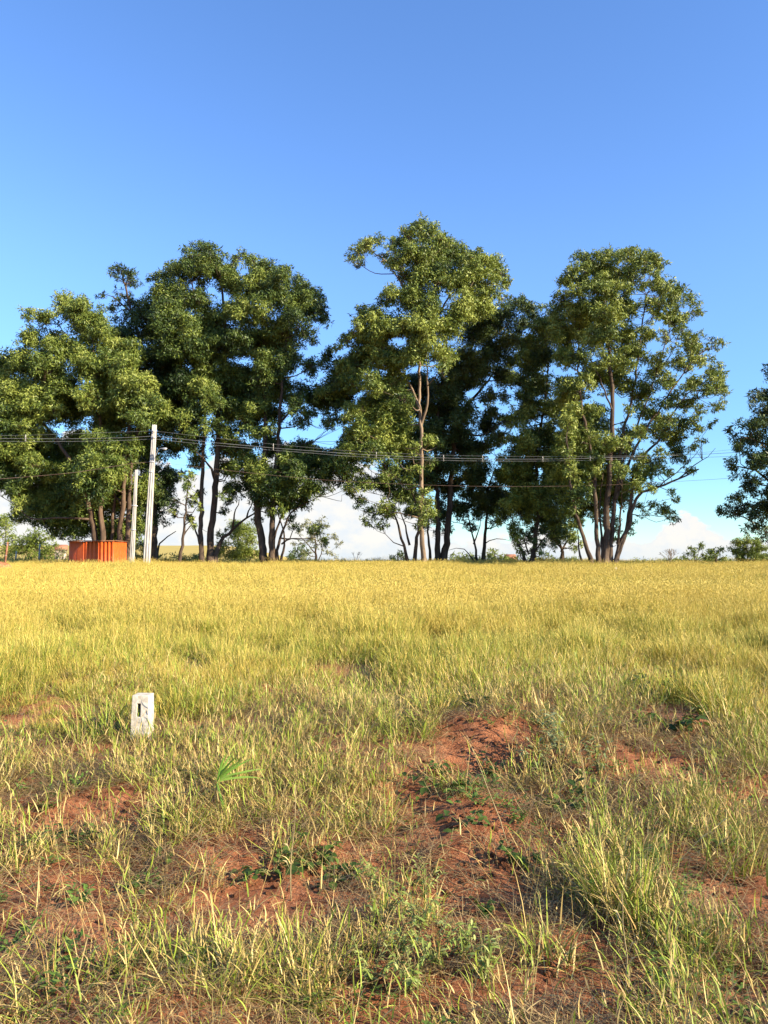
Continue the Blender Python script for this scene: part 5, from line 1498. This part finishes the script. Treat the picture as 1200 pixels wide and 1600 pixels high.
corrugated(pA, pB, 0.13, 0.025, 'l')
corrugated(pB, pC, 0.25, 0.065, 'm')
corrugated(pC, pD, 0.20, 0.022, 'r')
corrugated(pD, pE, 0.25, 0.05, 'b')
corrugated(pE, pA, 0.25, 0.05, 'k')
poly = [pA, pB, pC, pD, pE]
for q in range(5):
    a = poly[q] - cxy; b = poly[(q + 1) % 5] - cxy
    d = (b - a) / np.linalg.norm(b - a); nn_ = np.array([d[1], -d[0]])
    mb = MB(); m_ = (a + b) / 2 + nn_ * 0.05
    mb.box((m_[0], m_[1], zt - bz + 0.035), (np.linalg.norm(b - a) + 0.1, 0.16, 0.05), rz=math.atan2(d[1], d[0]))
    mb.build('top_rail', mat_rust, enc)
mb = MB(); V = [[p[0] - cxy[0], p[1] - cxy[1], zt - bz - 0.06] for p in poly]; V2 = [[a, b, c - 0.04] for a, b, c in V]
mb.add(V + V2, None, [[0, 1, 2], [0, 2, 3], [0, 3, 4], [5, 7, 6], [5, 8, 7], [5, 9, 8]] + [t__ for i_ in range(5) for t__ in ([i_, i_ + 5, (i_ + 1) % 5], [(i_ + 1) % 5, i_ + 5, (i_ + 1) % 5 + 5])])
mb.build('roof', mat_orange, enc)

# ------------------------------------------------------------------ small things
def fence_post(label, bpx, tpx, tpy, Yd, r, mat):
    b = W(bpx, 880, Yd); z = float(height(b[0], Yd)); t = W(tpx, tpy, Yd)
    o = empty('fence_post', (b[0], Yd, z), label, 'fence post', 'fence posts at the far left')
    mb = MB(); mb.tube([[0, 0, -0.2], [(t[0] - b[0]) * 0.5, 0, (t[2] - z) * 0.5], [t[0] - b[0], 0, t[2] - z]], [r, r * 0.95, r * 0.85], 8, wob=0.2, rg=rng)
    mb.build('post', mat, o, smooth=True)
    for q in (0.55, 0.9):
        m = MB(); m.tube([[(t[0] - b[0]) * q - r, -r, (t[2] - z) * q], [(t[0] - b[0]) * q + r, -r, (t[2] - z) * q]], 0.012, 5); m.build('staple', mat_metal, o)


fence_post('rusty brown fence post leaning right at the left edge', 6.5, 12, 847, 47, 0.06, mat_rust)
fence_post('paler fence post behind the low round tree, next after the rusty one', 23.5, 25.5, 861, 70, 0.06, mat_conc2)
fence_post('pale fence post in front of the middle of the low round tree', 61, 62, 850, 70, 0.07, mat_conc2)

# spoil heap at the left edge
bm = bmesh.new(); bmesh.ops.create_icosphere(bm, subdivisions=4, radius=1)
for v in bm.verts:
    k = 1 + 0.25 * float(fbm(np.array(v.co.x * 2), np.array(v.co.y * 2 + v.co.z), 5, 3)); v.co *= k
    v.co.x *= 1.6; v.co.y *= 1.0; v.co.z *= 0.75
me = bpy.data.meshes.new('soil_heap'); bm.to_mesh(me); bm.free(); me.materials.append(mat_soil)
for p in me.polygons: p.use_smooth = True
p = W(-22, 880, 45); o = obj('soil_heap', me); o.location = (p[0], 45, float(height(p[0], 45)) + 0.05)
tag(o, 'low heap of bare red soil at the left edge beside the rusty post', 'soil heap')

# pale little marker far out in the field, seen against the gold grass
def far_marker(label, px, py, w, h, mat=mat_white, Yd=40):
    p = W(px, py, Yd); z = float(height(p[0], Yd))
    o = empty('lot_marker', (p[0], Yd, z), label, 'marker post')
    mb = MB(); hh = p[2] - z + h / 2
    mb.box((0, 0, hh / 2), (w, w, hh), taper=0.85); mb.box((0, 0, hh + 0.02), (w * 0.7, w * 0.7, 0.04), taper=0.6)
    mb.build('block', mat, o)


far_marker('tiny white marker far out in the golden grass in front of the many-trunked tree', 962, 888.5, 0.14, 0.08)
far_marker('tiny pale marker in the golden grass below the pale open-crowned tree', 472, 894.5, 0.08, 0.03, mat_conc2, 36)


def house(label, px, py_top, wpx, Yd, hroof, wallmat=mat_wall):
    p = W(px, py_top, Yd); z = float(height(p[0], Yd)); w = wpx * Yd / F; d = w * 0.8
    H = p[2] - z - hroof
    o = empty('house', (p[0], Yd, z), label, 'house', rz=R(20))
    mb = MB(); mb.box((0, 0, H / 2 - 0.2), (w, d, H + 0.4)); wl = mb.build('wall', wallmat, o)
    mb = MB(); a = w / 2 + 0.3; b = d / 2 + 0.3
    mb.add([[-a, -b, H], [a, -b, H], [a, b, H], [-a, b, H], [-a, 0, H + hroof], [a, 0, H + hroof]], [[0, 1, 5, 4], [2, 3, 4, 5], [0, 3, 2, 1]], [[0, 4, 3], [1, 2, 5]])
    mb.build('roof', mat_roof, o)
    for s_ in (-0.25, 0.25):
        mb = MB(); mb.box((s_ * w, -d / 2 - 0.02, H * 0.55), (w * 0.16, 0.06, 1.0)); wn = mb.build('window', mat_glass, o)
        mb = MB(); mb.box((s_ * w, -d / 2 - 0.03, H * 0.55 - 0.55), (w * 0.2, 0.1, 0.08)); mb.build('sill', mat_conc, wn)


house('pale pink house far off between the low round tree and the orange enclosure', 95, 851, 16, 170, 1.2)
house('small brown-roofed house far off just left of the stubby-trunked tree', 797, 866, 14, 150, 1.2)

print('tree tris', TREE_TRIS)
